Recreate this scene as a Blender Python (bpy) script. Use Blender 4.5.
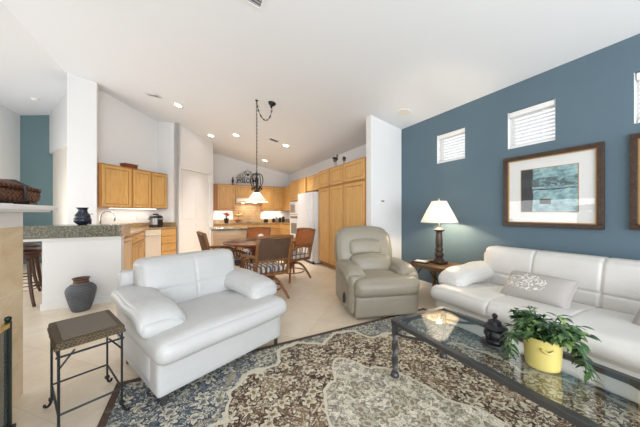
import bpy, bmesh, math, random
from mathutils import Vector, Matrix, noise as mnoise
random.seed(7)
PI = math.pi
R = math.radians
S = bpy.context.scene
for o in list(bpy.data.objects):
    bpy.data.objects.remove(o)
COL = S.collection

# ------------------------------------------------------------------ camera
cam_d = bpy.data.cameras.new('camera')
cam = bpy.data.objects.new('camera', cam_d)
COL.objects.link(cam)
cam_d.sensor_width = 36.0
cam_d.lens = 14.0
cam_d.clip_start = 0.02
cam.location = (0, 0, 1.25)
cam.rotation_euler = (R(90), 0, R(-27))
S.camera = cam

# ------------------------------------------------------------------ view, world
S.view_settings.view_transform = 'Standard'
S.view_settings.look = 'None'
S.view_settings.gamma = 1
S.view_settings.use_curve_mapping = False
S.view_settings.exposure = 0.2
W = bpy.data.worlds.new('daylight')
S.world = W
W.use_nodes = True
bg = W.node_tree.nodes['Background']
bg.inputs['Color'].default_value = (0.86, 0.93, 1.0, 1)
bg.inputs['Strength'].default_value = 1.3

def area(name, loc, rot, sx, sy, power, color=(1, 1, 1), spread=180):
    l = bpy.data.lights.new(name, 'AREA')
    l.shape = 'RECTANGLE'; l.size = sx; l.size_y = sy
    l.energy = power; l.color = color; l.spread = R(spread)
    o = bpy.data.objects.new(name, l); COL.objects.link(o)
    o.location = loc; o.rotation_euler = rot
    return o
# area light added behind the camera for even fill, tilted up for the ceiling
area('window_daylight', (0.1, -2.98, 1.35), (R(112), 0, 0), 6.2, 2.4, 270, (0.90, 0.95, 1.0))  # added fill light behind the camera, not a real window
# fill light added to brighten the dark hall; the left wall has no windows
area('hall_fill', (-3.72, 5.2, 1.5), (0, R(-108), 0), 2.0, 4.6, 105, (0.97, 0.98, 1.0))

# ------------------------------------------------------------------ node helpers
class G:
    """small wrapper to write shader maths"""
    def __init__(s, m):
        m.use_nodes = True
        s.t = m.node_tree; s.n = s.t.nodes; s.l = s.t.links
        s.b = s.n['Principled BSDF']
        s.out = s.n['Material Output']
    def set(s, inp, v):
        if isinstance(v, bpy.types.NodeSocket): s.l.new(v, inp)
        else: inp.default_value = v
    def m(s, op, a, b=0.0, c=0.0, clamp=False):
        k = s.n.new('ShaderNodeMath'); k.operation = op; k.use_clamp = clamp
        for i, v in enumerate((a, b, c)): s.set(k.inputs[i], v)
        return k.outputs[0]
    def coord(s, kind='Object', scale=(1, 1, 1), rot=(0, 0, 0), loc=(0, 0, 0)):
        t = s.n.new('ShaderNodeTexCoord'); p = s.n.new('ShaderNodeMapping')
        s.l.new(t.outputs[kind], p.inputs['Vector'])
        p.inputs['Scale'].default_value = scale; p.inputs['Rotation'].default_value = rot
        p.inputs['Location'].default_value = loc
        return p.outputs[0]
    def sep(s, v):
        k = s.n.new('ShaderNodeSeparateXYZ'); s.l.new(v, k.inputs[0]); return k.outputs
    def comb(s, x, y, z=0.0):
        k = s.n.new('ShaderNodeCombineXYZ')
        for i, v in enumerate((x, y, z)): s.set(k.inputs[i], v)
        return k.outputs[0]
    def noise(s, v, scale, detail=3, rough=.55, dist=0.0):
        k = s.n.new('ShaderNodeTexNoise'); s.l.new(v, k.inputs['Vector'])
        k.inputs['Scale'].default_value = scale; k.inputs['Detail'].default_value = detail
        k.inputs['Roughness'].default_value = rough; k.inputs['Distortion'].default_value = dist
        return k.outputs['Fac']
    def voro(s, v, scale, feature='F1', out='Distance', rnd=1.0):
        k = s.n.new('ShaderNodeTexVoronoi'); s.l.new(v, k.inputs['Vector'])
        k.feature = feature; k.inputs['Scale'].default_value = scale
        k.inputs['Randomness'].default_value = rnd
        return k.outputs[out]
    def wave(s, v, scale, dist=0, kind='BANDS', d='X', detail=2):
        k = s.n.new('ShaderNodeTexWave'); s.l.new(v, k.inputs['Vector'])
        k.wave_type = kind
        if kind == 'BANDS': k.bands_direction = d
        k.inputs['Scale'].default_value = scale; k.inputs['Distortion'].default_value = dist
        k.inputs['Detail'].default_value = detail
        return k.outputs['Fac']
    def ramp(s, f, stops, interp='LINEAR'):
        k = s.n.new('ShaderNodeValToRGB'); s.set(k.inputs[0], f)
        cr = k.color_ramp; cr.interpolation = interp
        while len(cr.elements) < len(stops): cr.elements.new(0.5)
        for e, (p, c) in zip(cr.elements, stops):
            e.position = p; e.color = (*c, 1) if len(c) == 3 else c
        return k.outputs['Color']
    def mix(s, f, a, b, blend='MIX'):
        k = s.n.new('ShaderNodeMix'); k.data_type = 'RGBA'; k.blend_type = blend
        s.set(k.inputs['Factor'], f)
        for i, v in ((6, a), (7, b)):
            if isinstance(v, tuple) and len(v) == 3: v = (*v, 1)
            s.set(k.inputs[i], v)
        return k.outputs[2]
    def bump(s, h, strength=.3, dist=.01):
        k = s.n.new('ShaderNodeBump'); s.l.new(h, k.inputs['Height'])
        k.inputs['Strength'].default_value = strength; k.inputs['Distance'].default_value = dist
        s.l.new(k.outputs[0], s.b.inputs['Normal'])
    def base(s, c):
        if isinstance(c, tuple) and len(c) == 3: c = (*c, 1)
        s.set(s.b.inputs['Base Color'], c)
    def p(s, **kw):
        for k, v in kw.items(): s.b.inputs[k.replace('_', ' ')].default_value = v

def newmat(name):
    m = bpy.data.materials.new(name); return m, G(m)
def lin(r, g, b):
    f = lambda c: (c/255/12.92) if c/255 <= .04045 else ((c/255+.055)/1.055)**2.4
    return (f(r), f(g), f(b))
def plain(name, c, rough=.5, metal=0.0, bump=0.0, bscale=60, var=0.06, spec=None):
    m, g = newmat(name)
    v = g.coord('Object')
    n = g.noise(v, bscale/6, 3)
    g.base(g.mix(g.m('MULTIPLY', n, 1.0), tuple(x*(1-var) for x in c), tuple(min(1, x*(1+var)) for x in c)))
    g.p(Roughness=rough, Metallic=metal)
    if spec is not None: g.b.inputs['Specular IOR Level'].default_value = spec
    if bump: g.bump(g.noise(v, bscale, 4), bump, .004)
    return m
def emis(name, c, strength, base=(.8, .8, .8)):
    m, g = newmat(name); g.base(base)
    g.b.inputs['Emission Color'].default_value = (*c, 1)
    g.b.inputs['Emission Strength'].default_value = strength
    return m
def wood(name, c0, c1, scale=1.0, axis='Z', rough=.42, knots=1.5):
    m, g = newmat(name)
    sc = {'X': (1.2, 14, 14), 'Y': (14, 1.2, 14), 'Z': (14, 14, 1.2)}[axis]
    v = g.coord('Object', tuple(a*scale for a in sc))
    n = g.noise(v, 1.6, 5, .6, knots)
    n2 = g.noise(v, 7, 3, .6)
    f = g.m('ADD', g.m('MULTIPLY', n, .75), g.m('MULTIPLY', n2, .25))
    g.base(g.ramp(f, [(.3, c0), (.68, c1)]))
    g.p(Roughness=rough); g.bump(n2, .06, .002)
    return m

# ------------------------------------------------------------------ materials
M = {}
M['white_wall'] = plain('white_paint', (.80, .795, .785), .75, bump=.03, bscale=220, var=.012)
M['ceiling'] = plain('ceiling_paint', (.79, .805, .82), .85, bump=.04, bscale=260, var=.012)
M['blue_wall'] = plain('blue_paint', lin(88, 109, 121), .62, bump=.03, bscale=220, var=.02)
M['teal_wall'] = plain('teal_paint', lin(102, 128, 132), .65, bump=.03, bscale=220, var=.02)
M['cream_wall'] = plain('cream_paint', (.80, .74, .66), .75, bump=.03, bscale=220, var=.012)
M['trim'] = plain('trim_paint', (.82, .81, .79), .4, var=.01)
M['blind'] = plain('white_blind', (.86, .85, .83), .45, var=.01)
M['maple'] = wood('honey_maple', lin(194, 144, 82), lin(224, 180, 112), 1.0, 'Z')
M['maple_h'] = wood('honey_maple_level', lin(194, 144, 82), lin(224, 180, 112), 1.0, 'X')
M['maple_gap_shade'] = wood('maple_shade_tone', lin(158, 106, 54), lin(184, 128, 68), 1.0, 'Z')  # darkened maple: shadow lines of the door gaps are put into the colour
M['maple_gap'] = plain('cabinet_shadow_reveal', lin(120, 76, 36), .6)
M['pale_maple'] = wood('pickled_maple', lin(196, 160, 124), lin(220, 190, 156), 1.0, 'X')
M['pale_panel'] = wood('pale_end_panel', lin(214, 180, 138), lin(232, 204, 166), 1.0, 'Z')
M['rattan'] = wood('brown_rattan', lin(88, 54, 28), lin(150, 98, 54), 2.0, 'Z', .38)
M['table_wood'] = wood('red_brown_wood', lin(92, 46, 22), lin(140, 78, 40), 1.0, 'X', .3)
M['dark_wood'] = wood('dark_walnut', lin(44, 26, 20), lin(82, 50, 36), 1.0, 'Z', .35)
M['lamp_wood'] = wood('aged_lamp_wood', lin(30, 22, 16), lin(70, 52, 38), 1.5, 'Z', .5)
M['end_wood'] = wood('end_table_wood', lin(84, 60, 40), lin(144, 112, 78), 1.0, 'X', .4)
M['red_box'] = wood('red_box_wood', lin(96, 40, 18), lin(150, 72, 34), 2.0, 'X', .4)
M['black_metal'] = plain('black_iron', (.02, .02, .021), .45, .6, bump=.1)
M['dark_metal'] = plain('dark_iron', (.035, .04, .042), .42, .7, bump=.1)
M['table_iron'] = plain('pewter_iron', (.10, .10, .10), .42, .75, bump=.15, bscale=90, var=.2)
M['green_metal'] = plain('green_black_metal', (.018, .034, .028), .4, .6)
M['chrome'] = plain('brushed_nickel', (.62, .61, .59), .25, 1.0)
M['steel'] = plain('steel', (.45, .45, .46), .3, 1.0)
M['brass'] = plain('brass', (.75, .56, .22), .28, 1.0)
M['appliance'] = plain('white_appliance', (.80, .81, .82), .28, var=.01)
M['cream_appliance'] = plain('cream_appliance', (.80, .72, .60), .35, var=.01)
M['black_plastic'] = plain('black_plastic', (.015, .015, .017), .3)
M['dark_glass'] = plain('dark_glass', (.02, .022, .025), .08)
M['oven_glass'] = plain('smoky_oven_glass', (.22, .225, .23), .12)
M['white_plastic'] = plain('white_plastic', (.82, .81, .79), .4, var=.01)
M['grey_screen'] = plain('display_grey', (.10, .11, .11), .3)
M['porcelain'] = plain('white_ceramic', (.85, .84, .82), .25, var=.01)
M['yellow_pot'] = plain('yellow_glaze', lin(200, 184, 108), .32, bump=.05, var=.08, bscale=40)
M['soil'] = plain('dark_soil', (.03, .02, .013), .95, bump=.6)
M['red_flower'] = plain('red_petal', (.62, .03, .05), .5)
M['banana'] = plain('banana_skin', (.80, .58, .08), .5)
M['apple'] = plain('red_fruit', (.5, .06, .04), .35)
M['green_leaf'] = plain('small_leaf', (.05, .13, .03), .5)
M['book_dark'] = plain('dark_cover', (.02, .022, .028), .35)
M['paper'] = plain('paper', (.75, .72, .66), .8)
M['bird'] = plain('grey_brown_carving', (.16, .13, .10), .6, var=.3)
M['bird_dark'] = plain('dark_carving', (.03, .026, .022), .6)

def leather(name, c, sc=1.0, rough=.42):
    m, g = newmat(name)
    v = g.coord('Object')
    n = g.noise(v, 5*sc, 4, .6)
    g.base(g.mix(n, tuple(x*.93 for x in c), tuple(min(1, x*1.04) for x in c)))
    g.p(Roughness=rough)
    w = g.noise(v, 7*sc, 3, .55, .6)
    vo = g.voro(v, 140*sc)
    g.bump(g.m('ADD', g.m('MULTIPLY', w, 2.2), g.m('MULTIPLY', vo, .12)), .35, .010)
    return m
M['leather_white'] = leather('white_leather', (.525, .52, .51))
M['leather_cream'] = leather('ivory_leather', (.64, .62, .585))
M['leather_grey'] = leather('taupe_leather', lin(146, 138, 122), 1.2, .36)
M['seam'] = plain('seam_thread', (.55, .54, .52), .7)

# tile floor
m, g = newmat('travertine_tile')
v = g.coord('Object', (1, 1, 1), (0, 0, R(45)))
k = g.n.new('ShaderNodeTexBrick'); g.l.new(v, k.inputs['Vector'])
k.offset = 0.0; k.squash = 1.0
k.inputs['Scale'].default_value = 1.0
k.inputs['Brick Width'].default_value = .46; k.inputs['Row Height'].default_value = .46
k.inputs['Mortar Size'].default_value = .0035; k.inputs['Mortar Smooth'].default_value = .3
k.inputs['Color1'].default_value = (.1, .1, .1, 1); k.inputs['Color2'].default_value = (.9, .9, .9, 1)
k.inputs['Mortar'].default_value = (.5, .5, .5, 1)
cl = g.noise(g.coord('Object'), 1.7, 6, .62, .8)
cl2 = g.noise(g.coord('Object'), 9, 4, .6, .4)
tone = g.m('ADD', g.m('ADD', g.m('MULTIPLY', cl, .6), g.m('MULTIPLY', cl2, .22)), g.m('MULTIPLY', k.outputs['Color'], .16))
colr = g.ramp(tone, [(.28, lin(212, 194, 168)), (.5, lin(229, 214, 192)), (.72, lin(240, 230, 214))])
g.base(g.mix(k.outputs['Fac'], colr, lin(212, 196, 172)))
g.p(Roughness=.3); g.b.inputs['Specular IOR Level'].default_value = .4
g.bump(g.m('SUBTRACT', 1.0, k.outputs['Fac']), .15, .003)
M['floor'] = m

# travertine on the fireplace
m, g = newmat('fireplace_tile')
k = g.n.new('ShaderNodeTexBrick')
sx, sy, sz = g.sep(g.coord('Object'))
g.l.new(g.comb(g.m('ADD', sy, g.m('MULTIPLY', sx, 1.0)), g.m('ADD', sz, .222), 0.0), k.inputs['Vector'])
k.offset = 0.0; k.inputs['Scale'].default_value = 1.0
k.inputs['Brick Width'].default_value = .93; k.inputs['Row Height'].default_value = .476
k.inputs['Mortar Size'].default_value = .004
cl = g.noise(g.coord('Object', (1, 1, 2)), 3.5, 6, .65, .6)
colr = g.ramp(cl, [(.3, lin(206, 180, 142)), (.52, lin(222, 200, 166)), (.74, lin(234, 218, 190))])
g.base(g.mix(k.outputs['Fac'], colr, lin(226, 212, 186)))
g.p(Roughness=.45); M['fire_tile'] = m

# granite
def granite(name, a, b, c, d):
    m, g = newmat(name)
    v = g.coord('Object')
    n = g.noise(v, 40, 6, .75); vo = g.voro(v, 95)
    f = g.m('ADD', g.m('MULTIPLY', n, .8), g.m('MULTIPLY', vo, .3))
    g.base(g.ramp(f, [(.35, a), (.5, b), (.58, c), (.72, d)]))
    g.p(Roughness=.18); return m
M['granite'] = granite('grey_green_granite', lin(40, 42, 36), lin(86, 86, 74), lin(112, 110, 94), lin(166, 162, 144))
M['granite_warm'] = granite('tan_granite', lin(96, 74, 48), lin(150, 120, 82), lin(176, 148, 108), lin(206, 184, 146))
m, g = newmat('tumbled_wall_tile')
k = g.n.new('ShaderNodeTexBrick'); sx, sy, sz = g.sep(g.coord('Object'))
g.l.new(g.comb(sx, sz), k.inputs['Vector']); k.offset = .5; k.inputs['Scale'].default_value = 1
k.inputs['Brick Width'].default_value = .1; k.inputs['Row Height'].default_value = .1; k.inputs['Mortar Size'].default_value = .004
k.inputs['Color1'].default_value = (*lin(168, 132, 92), 1); k.inputs['Color2'].default_value = (*lin(188, 156, 114), 1)
k.inputs['Mortar'].default_value = (*lin(200, 178, 146), 1)
g.base(k.outputs['Color']); g.p(Roughness=.5); M['splash_tile'] = m

# woven materials
def weave(name, a, b, sx_, sz_, rough=.55, strength=.8):
    m, g = newmat(name)
    x, y, z = g.sep(g.coord('Object'))
    s1 = g.m('SINE', g.m('MULTIPLY', g.m('ADD', x, y), sx_))
    s2 = g.m('SINE', g.m('MULTIPLY', z, sz_))
    h = g.m('ADD', g.m('MULTIPLY', g.m('MULTIPLY', s1, s2), .5), .5)
    n = g.noise(g.coord('Object'), 14, 4, .7)
    f = g.m('ADD', g.m('MULTIPLY', h, .6), g.m('MULTIPLY', n, .5))
    g.base(g.ramp(f, [(.25, a), (.8, b)]))
    g.p(Roughness=rough); g.bump(h, strength, .006); return m
M['basket'] = weave('dark_wicker', lin(20, 12, 8), lin(112, 60, 28), 150, 210)
M['wicker'] = weave('brown_wicker', lin(44, 28, 16), lin(104, 74, 46), 300, 300)
M['wicker_orange'] = weave('honey_wicker', lin(128, 64, 24), lin(190, 110, 52), 420, 420)
M['side_weave'] = weave('olive_weave', lin(44, 34, 22), lin(104, 86, 60), 330, 330)
m, g = newmat('side_table_top')
x, y, z = g.sep(g.coord('Object'))
s1 = g.m('SINE', g.m('MULTIPLY', x, 480)); s2 = g.m('SINE', g.m('MULTIPLY', y, 480))
h = g.m('ADD', g.m('MULTIPLY', g.m('MULTIPLY', s1, s2), .5), .5)
g.base(g.ramp(h, [(.2, lin(66, 58, 48)), (.8, lin(122, 110, 94))])); g.p(Roughness=.45); g.bump(h, .4, .003)
M['cane_top'] = m

# striped chair cushion
m, g = newmat('striped_cushion')
x, y, z = g.sep(g.coord('Object'))
s1 = g.m('SINE', g.m('MULTIPLY', x, 95))
g.base(g.ramp(g.m('ADD', g.m('MULTIPLY', s1, .5), .5), [(.35, lin(92, 98, 110)), (.55, lin(206, 200, 190))]))
g.p(Roughness=.85); M['stripe'] = m

# pillows
m, g = newmat('grey_linen_pillow')
v = g.coord('Object')
x, y, z = g.sep(v)
vv = g.comb(x, z)
n = g.noise(vv, 9, 2, .5, 1.5)
lines = g.m('LESS_THAN', g.m('ABSOLUTE', g.m('SUBTRACT', g.m('FRACT', g.m('MULTIPLY', n, 7)), .5)), .17)
rr = g.m('SQRT', g.m('ADD', g.m('POWER', g.m('DIVIDE', g.m('ADD', x, .06), .17), 2), g.m('POWER', g.m('DIVIDE', z, .085), 2)))
inside = g.m('LESS_THAN', g.m('ADD', rr, g.m('MULTIPLY', g.m('SUBTRACT', g.noise(vv, 14, 2), .5), .9)), 1.0)
g.base(g.mix(g.m('MULTIPLY', lines, inside), lin(168, 162, 157), lin(222, 217, 208)))
g.p(Roughness=.8); g.bump(g.noise(v, 300, 2), .15, .003); M['pillow'] = m

# vase materials
def ribbed(name, a, b, freq, rough):
    m, g = newmat(name)
    x, y, z = g.sep(g.coord('Object'))
    s1 = g.m('ADD', g.m('MULTIPLY', g.m('SINE', g.m('MULTIPLY', z, freq)), .5), .5)
    n = g.noise(g.coord('Object'), 12, 4, .6)
    g.base(g.ramp(g.m('ADD', g.m('MULTIPLY', s1, .5), g.m('MULTIPLY', n, .5)), [(.25, a), (.75, b)]))
    g.p(Roughness=rough); g.bump(s1, .5, .006); return m
M['vase_grey'] = ribbed('charcoal_clay', lin(66, 70, 76), lin(104, 108, 114), 330, .6)
M['vase_neck'] = ribbed('brown_clay', lin(74, 52, 42), lin(112, 84, 68), 200, .6)
M['vase_blue'] = plain('blue_black_glaze', lin(38, 44, 58), .18, bump=.05)
M['cast_iron'] = plain('black_cast_iron', (.018, .018, .022), .32, .3, bump=.2)

# foliage
def foliage(name, a, b, c):
    m, g = newmat(name)
    k = g.n.new('ShaderNodeNewGeometry')
    g.base(g.ramp(k.outputs['Random Per Island'], [(.1, a), (.6, b), (.97, c)]))
    g.p(Roughness=.38); g.b.inputs['Subsurface Weight'].default_value = 0.0
    return m
M['foliage'] = foliage('glossy_leaf', lin(34, 62, 38), lin(66, 100, 58), lin(140, 164, 96))

# glass (thin pane)
def thin_glass(name, tint, spec=1.0, ior=1.5):
    m, g = newmat(name)
    g.n.remove(g.b)
    tr = g.n.new('ShaderNodeBsdfTransparent'); tr.inputs[0].default_value = (*tint, 1)
    gl = g.n.new('ShaderNodeBsdfGlossy'); gl.inputs['Roughness'].default_value = .01
    gl.inputs['Color'].default_value = (spec, spec, spec, 1)
    lw = g.n.new('ShaderNodeLayerWeight'); lw.inputs['Blend'].default_value = .5
    f0 = ((ior-1)/(ior+1))**2
    fr = g.m('ADD', g.m('MULTIPLY', g.m('POWER', lw.outputs['Facing'], 5), 1-f0), f0)
    mx = g.n.new('ShaderNodeMixShader')
    g.l.new(fr, mx.inputs[0]); g.l.new(tr.outputs[0], mx.inputs[1]); g.l.new(gl.outputs[0], mx.inputs[2])
    g.l.new(mx.outputs[0], g.out.inputs[0]); return m
M['table_glass'] = thin_glass('table_glass', (.93, .955, .94), 1.0, 1.95)
M['clear_glass'] = thin_glass('window_glass', (.96, .97, .97))
M['picture_glass'] = thin_glass('picture_glass', (.97, .97, .97), 1.0, 1.45)
m, g = newmat('fire_screen_mesh')
g.n.remove(g.b)
tr = g.n.new('ShaderNodeBsdfTransparent'); df = g.n.new('ShaderNodeBsdfDiffuse'); df.inputs[0].default_value = (.14, .15, .14, 1)
mx = g.n.new('ShaderNodeMixShader'); mx.inputs[0].default_value = .45
g.l.new(tr.outputs[0], mx.inputs[1]); g.l.new(df.outputs[0], mx.inputs[2]); g.l.new(mx.outputs[0], g.out.inputs[0])
M['screen_mesh'] = m

# lamp shades (translucent cloth / glass lit from inside by their bulbs)
def shade(name, col, trans=.5):
    m, g = newmat(name)
    g.n.remove(g.b)
    df = g.n.new('ShaderNodeBsdfDiffuse'); df.inputs[0].default_value = (*col, 1)
    tl = g.n.new('ShaderNodeBsdfTranslucent'); tl.inputs[0].default_value = (*col, 1)
    mx = g.n.new('ShaderNodeMixShader'); mx.inputs[0].default_value = trans
    g.l.new(df.outputs[0], mx.inputs[1]); g.l.new(tl.outputs[0], mx.inputs[2]); g.l.new(mx.outputs[0], g.out.inputs[0])
    return m
M['lamp_shade'] = shade('pleated_lamp_cloth', (.86, .81, .72), .055)
M['pendant_glass'] = shade('alabaster_glass', (.82, .76, .67), .16)
m, g = newmat('warm_bulb')
g.n.remove(g.b)
tr = g.n.new('ShaderNodeBsdfTransparent'); em = g.n.new('ShaderNodeEmission'); em.inputs[0].default_value = (1, .82, .58, 1); em.inputs[1].default_value = 2.5
ad = g.n.new('ShaderNodeAddShader'); g.l.new(tr.outputs[0], ad.inputs[0]); g.l.new(em.outputs[0], ad.inputs[1]); g.l.new(ad.outputs[0], g.out.inputs[0])
M['bulb'] = m
M['downlight'] = emis('downlight_lens', (1, .93, .82), 14)
M['hood_light'] = emis('hood_lamp_lens', (1, .9, .75), 6)
M['led'] = emis('under_cabinet_strip', (1, .93, .82), 5)

# rug
m, g = newmat('faded_medallion_rug')
v = g.coord('Object')
x, y, z = g.sep(v)
ax = g.m('ABSOLUTE', x); ay = g.m('ABSOLUTE', y)
mir = g.comb(ax, ay)                                       # the pattern mirrors about both axes
wob = g.m('SUBTRACT', g.noise(mir, 4, 2, .5), .5)
th = g.m('ARCTAN2', g.m('DIVIDE', ay, 1.82), g.m('DIVIDE', ax, 1.35))
sc = g.m('ABSOLUTE', g.m('SINE', g.m('MULTIPLY', th, 8)))
q1 = g.m('SQRT', g.m('ADD', g.m('POWER', g.m('DIVIDE', ax, 1.33), 2), g.m('POWER', g.m('DIVIDE', ay, 1.74), 2)))
d1 = g.m('ADD', g.m('SUBTRACT', q1, 1.0), g.m('ADD', g.m('MULTIPLY', sc, -.085), g.m('MULTIPLY', wob, .16)))
th2 = g.m('ARCTAN2', g.m('DIVIDE', ay, 1.34), g.m('DIVIDE', ax, .56))
sc2 = g.m('ABSOLUTE', g.m('SINE', g.m('MULTIPLY', th2, 5)))
q2 = g.m('ADD', g.m('POWER', g.m('DIVIDE', ax, .57), 1.6), g.m('POWER', g.m('DIVIDE', ay, 1.36), 1.6))
d2 = g.m('ADD', g.m('SUBTRACT', q2, 1.0), g.m('ADD', g.m('MULTIPLY', sc2, -.12), g.m('MULTIPLY', wob, .30)))
in1 = g.m('LESS_THAN', d1, 0.0); in2 = g.m('LESS_THAN', d2, 0.0)
line1 = g.m('LESS_THAN', g.m('ABSOLUTE', d1), .011)
line2 = g.m('LESS_THAN', g.m('ABSOLUTE', d2), .022)
edge = g.m('MINIMUM', g.m('SUBTRACT', 1.6, ax), g.m('SUBTRACT', 1.95, ay))
big = g.noise(v, 2.6, 5, .65)
blue = g.ramp(big, [(.34, lin(68, 80, 96)), (.5, lin(98, 106, 114)), (.64, lin(140, 138, 130))])
brown = g.ramp(big, [(.38, lin(70, 53, 46)), (.5, lin(100, 77, 63)), (.62, lin(146, 122, 96))])
cream = g.ramp(g.noise(v, 7, 4, .6), [(.3, lin(202, 195, 175)), (.7, lin(230, 223, 206))])
field = g.mix(in2, g.mix(in1, blue, brown), cream)
nz_ = g.n.new('ShaderNodeTexNoise'); g.l.new(mir, nz_.inputs['Vector']); nz_.inputs['Scale'].default_value = 11; nz_.inputs['Detail'].default_value = 3
dn_ = g.n.new('ShaderNodeVectorMath'); dn_.operation = 'MULTIPLY_ADD'
g.l.new(nz_.outputs['Color'], dn_.inputs[0]); dn_.inputs[1].default_value = (.085, .085, 0); g.l.new(mir, dn_.inputs[2])
dist_ = dn_.outputs[0]
# flower heads: petals around scattered centres
def flowers(scale, rnd_, size, k, off):
    wv = g.n.new('ShaderNodeVectorMath'); wv.operation = 'ADD'
    g.l.new(dist_, wv.inputs[0]); wv.inputs[1].default_value = (off, off*.7, 0)
    vn_ = g.n.new('ShaderNodeTexVoronoi'); g.l.new(wv.outputs[0], vn_.inputs['Vector'])
    vn_.inputs['Scale'].default_value = scale; vn_.inputs['Randomness'].default_value = rnd_
    df_ = g.n.new('ShaderNodeVectorMath'); df_.operation = 'SUBTRACT'
    g.l.new(wv.outputs[0], df_.inputs[0]); g.l.new(vn_.outputs['Position'], df_.inputs[1])
    dx, dy, dz_ = g.sep(df_.outputs[0])
    ang_ = g.m('ARCTAN2', dy, dx)
    rad_ = g.m('MULTIPLY', g.m('SQRT', g.m('ADD', g.m('MULTIPLY', dx, dx), g.m('MULTIPLY', dy, dy))), scale)
    pr = g.m('MULTIPLY', g.m('ADD', g.m('MULTIPLY', g.m('COSINE', g.m('MULTIPLY', ang_, k)), .26), .74), size)
    t_ = g.m('DIVIDE', rad_, pr)
    return g.m('LESS_THAN', t_, 1.0), g.m('LESS_THAN', t_, .62), g.m('LESS_THAN', rad_, size*.28), g.m('MULTIPLY', g.m('GREATER_THAN', t_, 1.0), g.m('LESS_THAN', t_, 1.28))
lightc = lin(214, 206, 184); creamd = lin(168, 158, 134)
pal_out = g.mix(in2, lightc, g.mix(g.m('GREATER_THAN', big, .5), lin(108, 102, 86), lin(88, 94, 98)))
pal_in = g.mix(in2, g.mix(in1, lin(150, 150, 142), lin(178, 160, 130)), lin(186, 178, 156))
pal_core = g.mix(in2, g.mix(in1, lin(70, 70, 78), lin(82, 60, 50)), lin(112, 90, 74))
pal_dark = g.mix(in2, g.mix(in1, lin(54, 66, 84), lin(58, 44, 38)), lin(112, 105, 90))
vn = g.noise(mir, 7, 2, .5, 2.2)
vfr = g.m('ABSOLUTE', g.m('SUBTRACT', g.m('FRACT', g.m('MULTIPLY', vn, 6)), .5))
c = g.mix(g.m('MULTIPLY', g.m('LESS_THAN', vfr, .07), .8), field, pal_out)
c = g.mix(g.m('MULTIPLY', g.m('GREATER_THAN', vfr, .43), .55), c, pal_dark)
for sc_, rn_, sz_, kk, of_ in ((20, 1.0, .27, 3, 3.1), (11, 1.0, .26, 4, 1.3), (6.5, .85, .36, 5, 0.0)):
    o1, o2, o3, o4 = flowers(sc_, rn_, sz_, kk, of_)
    c = g.mix(g.m('MULTIPLY', o4, .85), c, pal_dark)
    c = g.mix(g.m('MULTIPLY', o1, g.m('SUBTRACT', .85, g.m('MULTIPLY', in2, .50))), c, pal_out)
    c = g.mix(g.m('MULTIPLY', o2, .8), c, pal_in)
    c = g.mix(g.m('MULTIPLY', o3, .7), c, pal_core)
nl = g.m('MULTIPLY', g.m('ABSOLUTE', g.m('SUBTRACT', d1, .045)), 1.0)
c = g.mix(g.m('LESS_THAN', nl, .006), c, lin(150, 140, 118))
c = g.mix(g.m('MAXIMUM', line1, line2), c, lin(206, 198, 178))
c = g.mix(g.m('LESS_THAN', edge, .045), c, lin(92, 74, 64))
worn = g.noise(v, 24, 6, .75)
c = g.mix(g.m('MULTIPLY', g.m('GREATER_THAN', worn, .57), .22), c, lin(156, 148, 132))
g.base(c); g.p(Roughness=.95); g.b.inputs['Specular IOR Level'].default_value = .1
g.bump(g.noise(v, 260, 3), .5, .004)
M['rug'] = m

# picture materials
m, g = newmat('abstract_print')
x, y, z = g.sep(g.coord('Object'))
v = g.comb(x, z)
n1 = g.noise(v, 9, 6, .7, .6); n2 = g.noise(g.coord('Object', (4, 1, 16)), 3, 5, .7)
f = g.m('ADD', g.m('MULTIPLY', n1, .6), g.m('MULTIPLY', n2, .45))
c = g.ramp(f, [(.34, lin(36, 50, 54)), (.45, lin(104, 146, 152)), (.56, lin(158, 196, 200)), (.7, lin(206, 222, 220))])
dk = g.m('LESS_THAN', g.m('ADD', x, g.m('MULTIPLY', g.m('SUBTRACT', n1, .5), .06)), -.135)
c = g.mix(dk, c, lin(34, 38, 46))
band = g.m('LESS_THAN', g.m('ABSOLUTE', g.m('SUBTRACT', z, g.m('MULTIPLY', g.m('SUBTRACT', n1, .4), .05))), .006)
c = g.mix(band, c, lin(30, 34, 36))
blk = g.m('MULTIPLY', g.m('LESS_THAN', g.m('ABSOLUTE', g.m('ADD', x, .02)), .05), g.m('LESS_THAN', g.m('ABSOLUTE', g.m('ADD', z, .13)), .028))
c = g.mix(blk, c, lin(32, 34, 34))
smk = g.m('MULTIPLY', g.m('LESS_THAN', g.m('ABSOLUTE', g.m('SUBTRACT', z, .085)), .05), g.m('GREATER_THAN', n1, .47))
c = g.mix(g.m('MULTIPLY', smk, .8), c, lin(52, 60, 62))
g.base(c); g.p(Roughness=.6); M['print'] = m
m, g = newmat('burl_frame')
v = g.coord('Object')
n = g.noise(v, 26, 5, .7, .8); st = g.voro(v, 34, 'DISTANCE_TO_EDGE')
c = g.ramp(n, [(.3, lin(26, 18, 15)), (.55, lin(58, 40, 29)), (.75, lin(88, 64, 44))])
c = g.mix(g.m('MULTIPLY', g.m('LESS_THAN', st, .03), .30), c, lin(130, 96, 58))
g.base(c); g.p(Roughness=.35); M['frame_wood'] = m
M['frame_gold'] = plain('gilt_liner', (.45, .26, .09), .4, .4)
M['mat_board'] = plain('white_mat', (.84, .84, .82), .8, var=.01)

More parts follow.
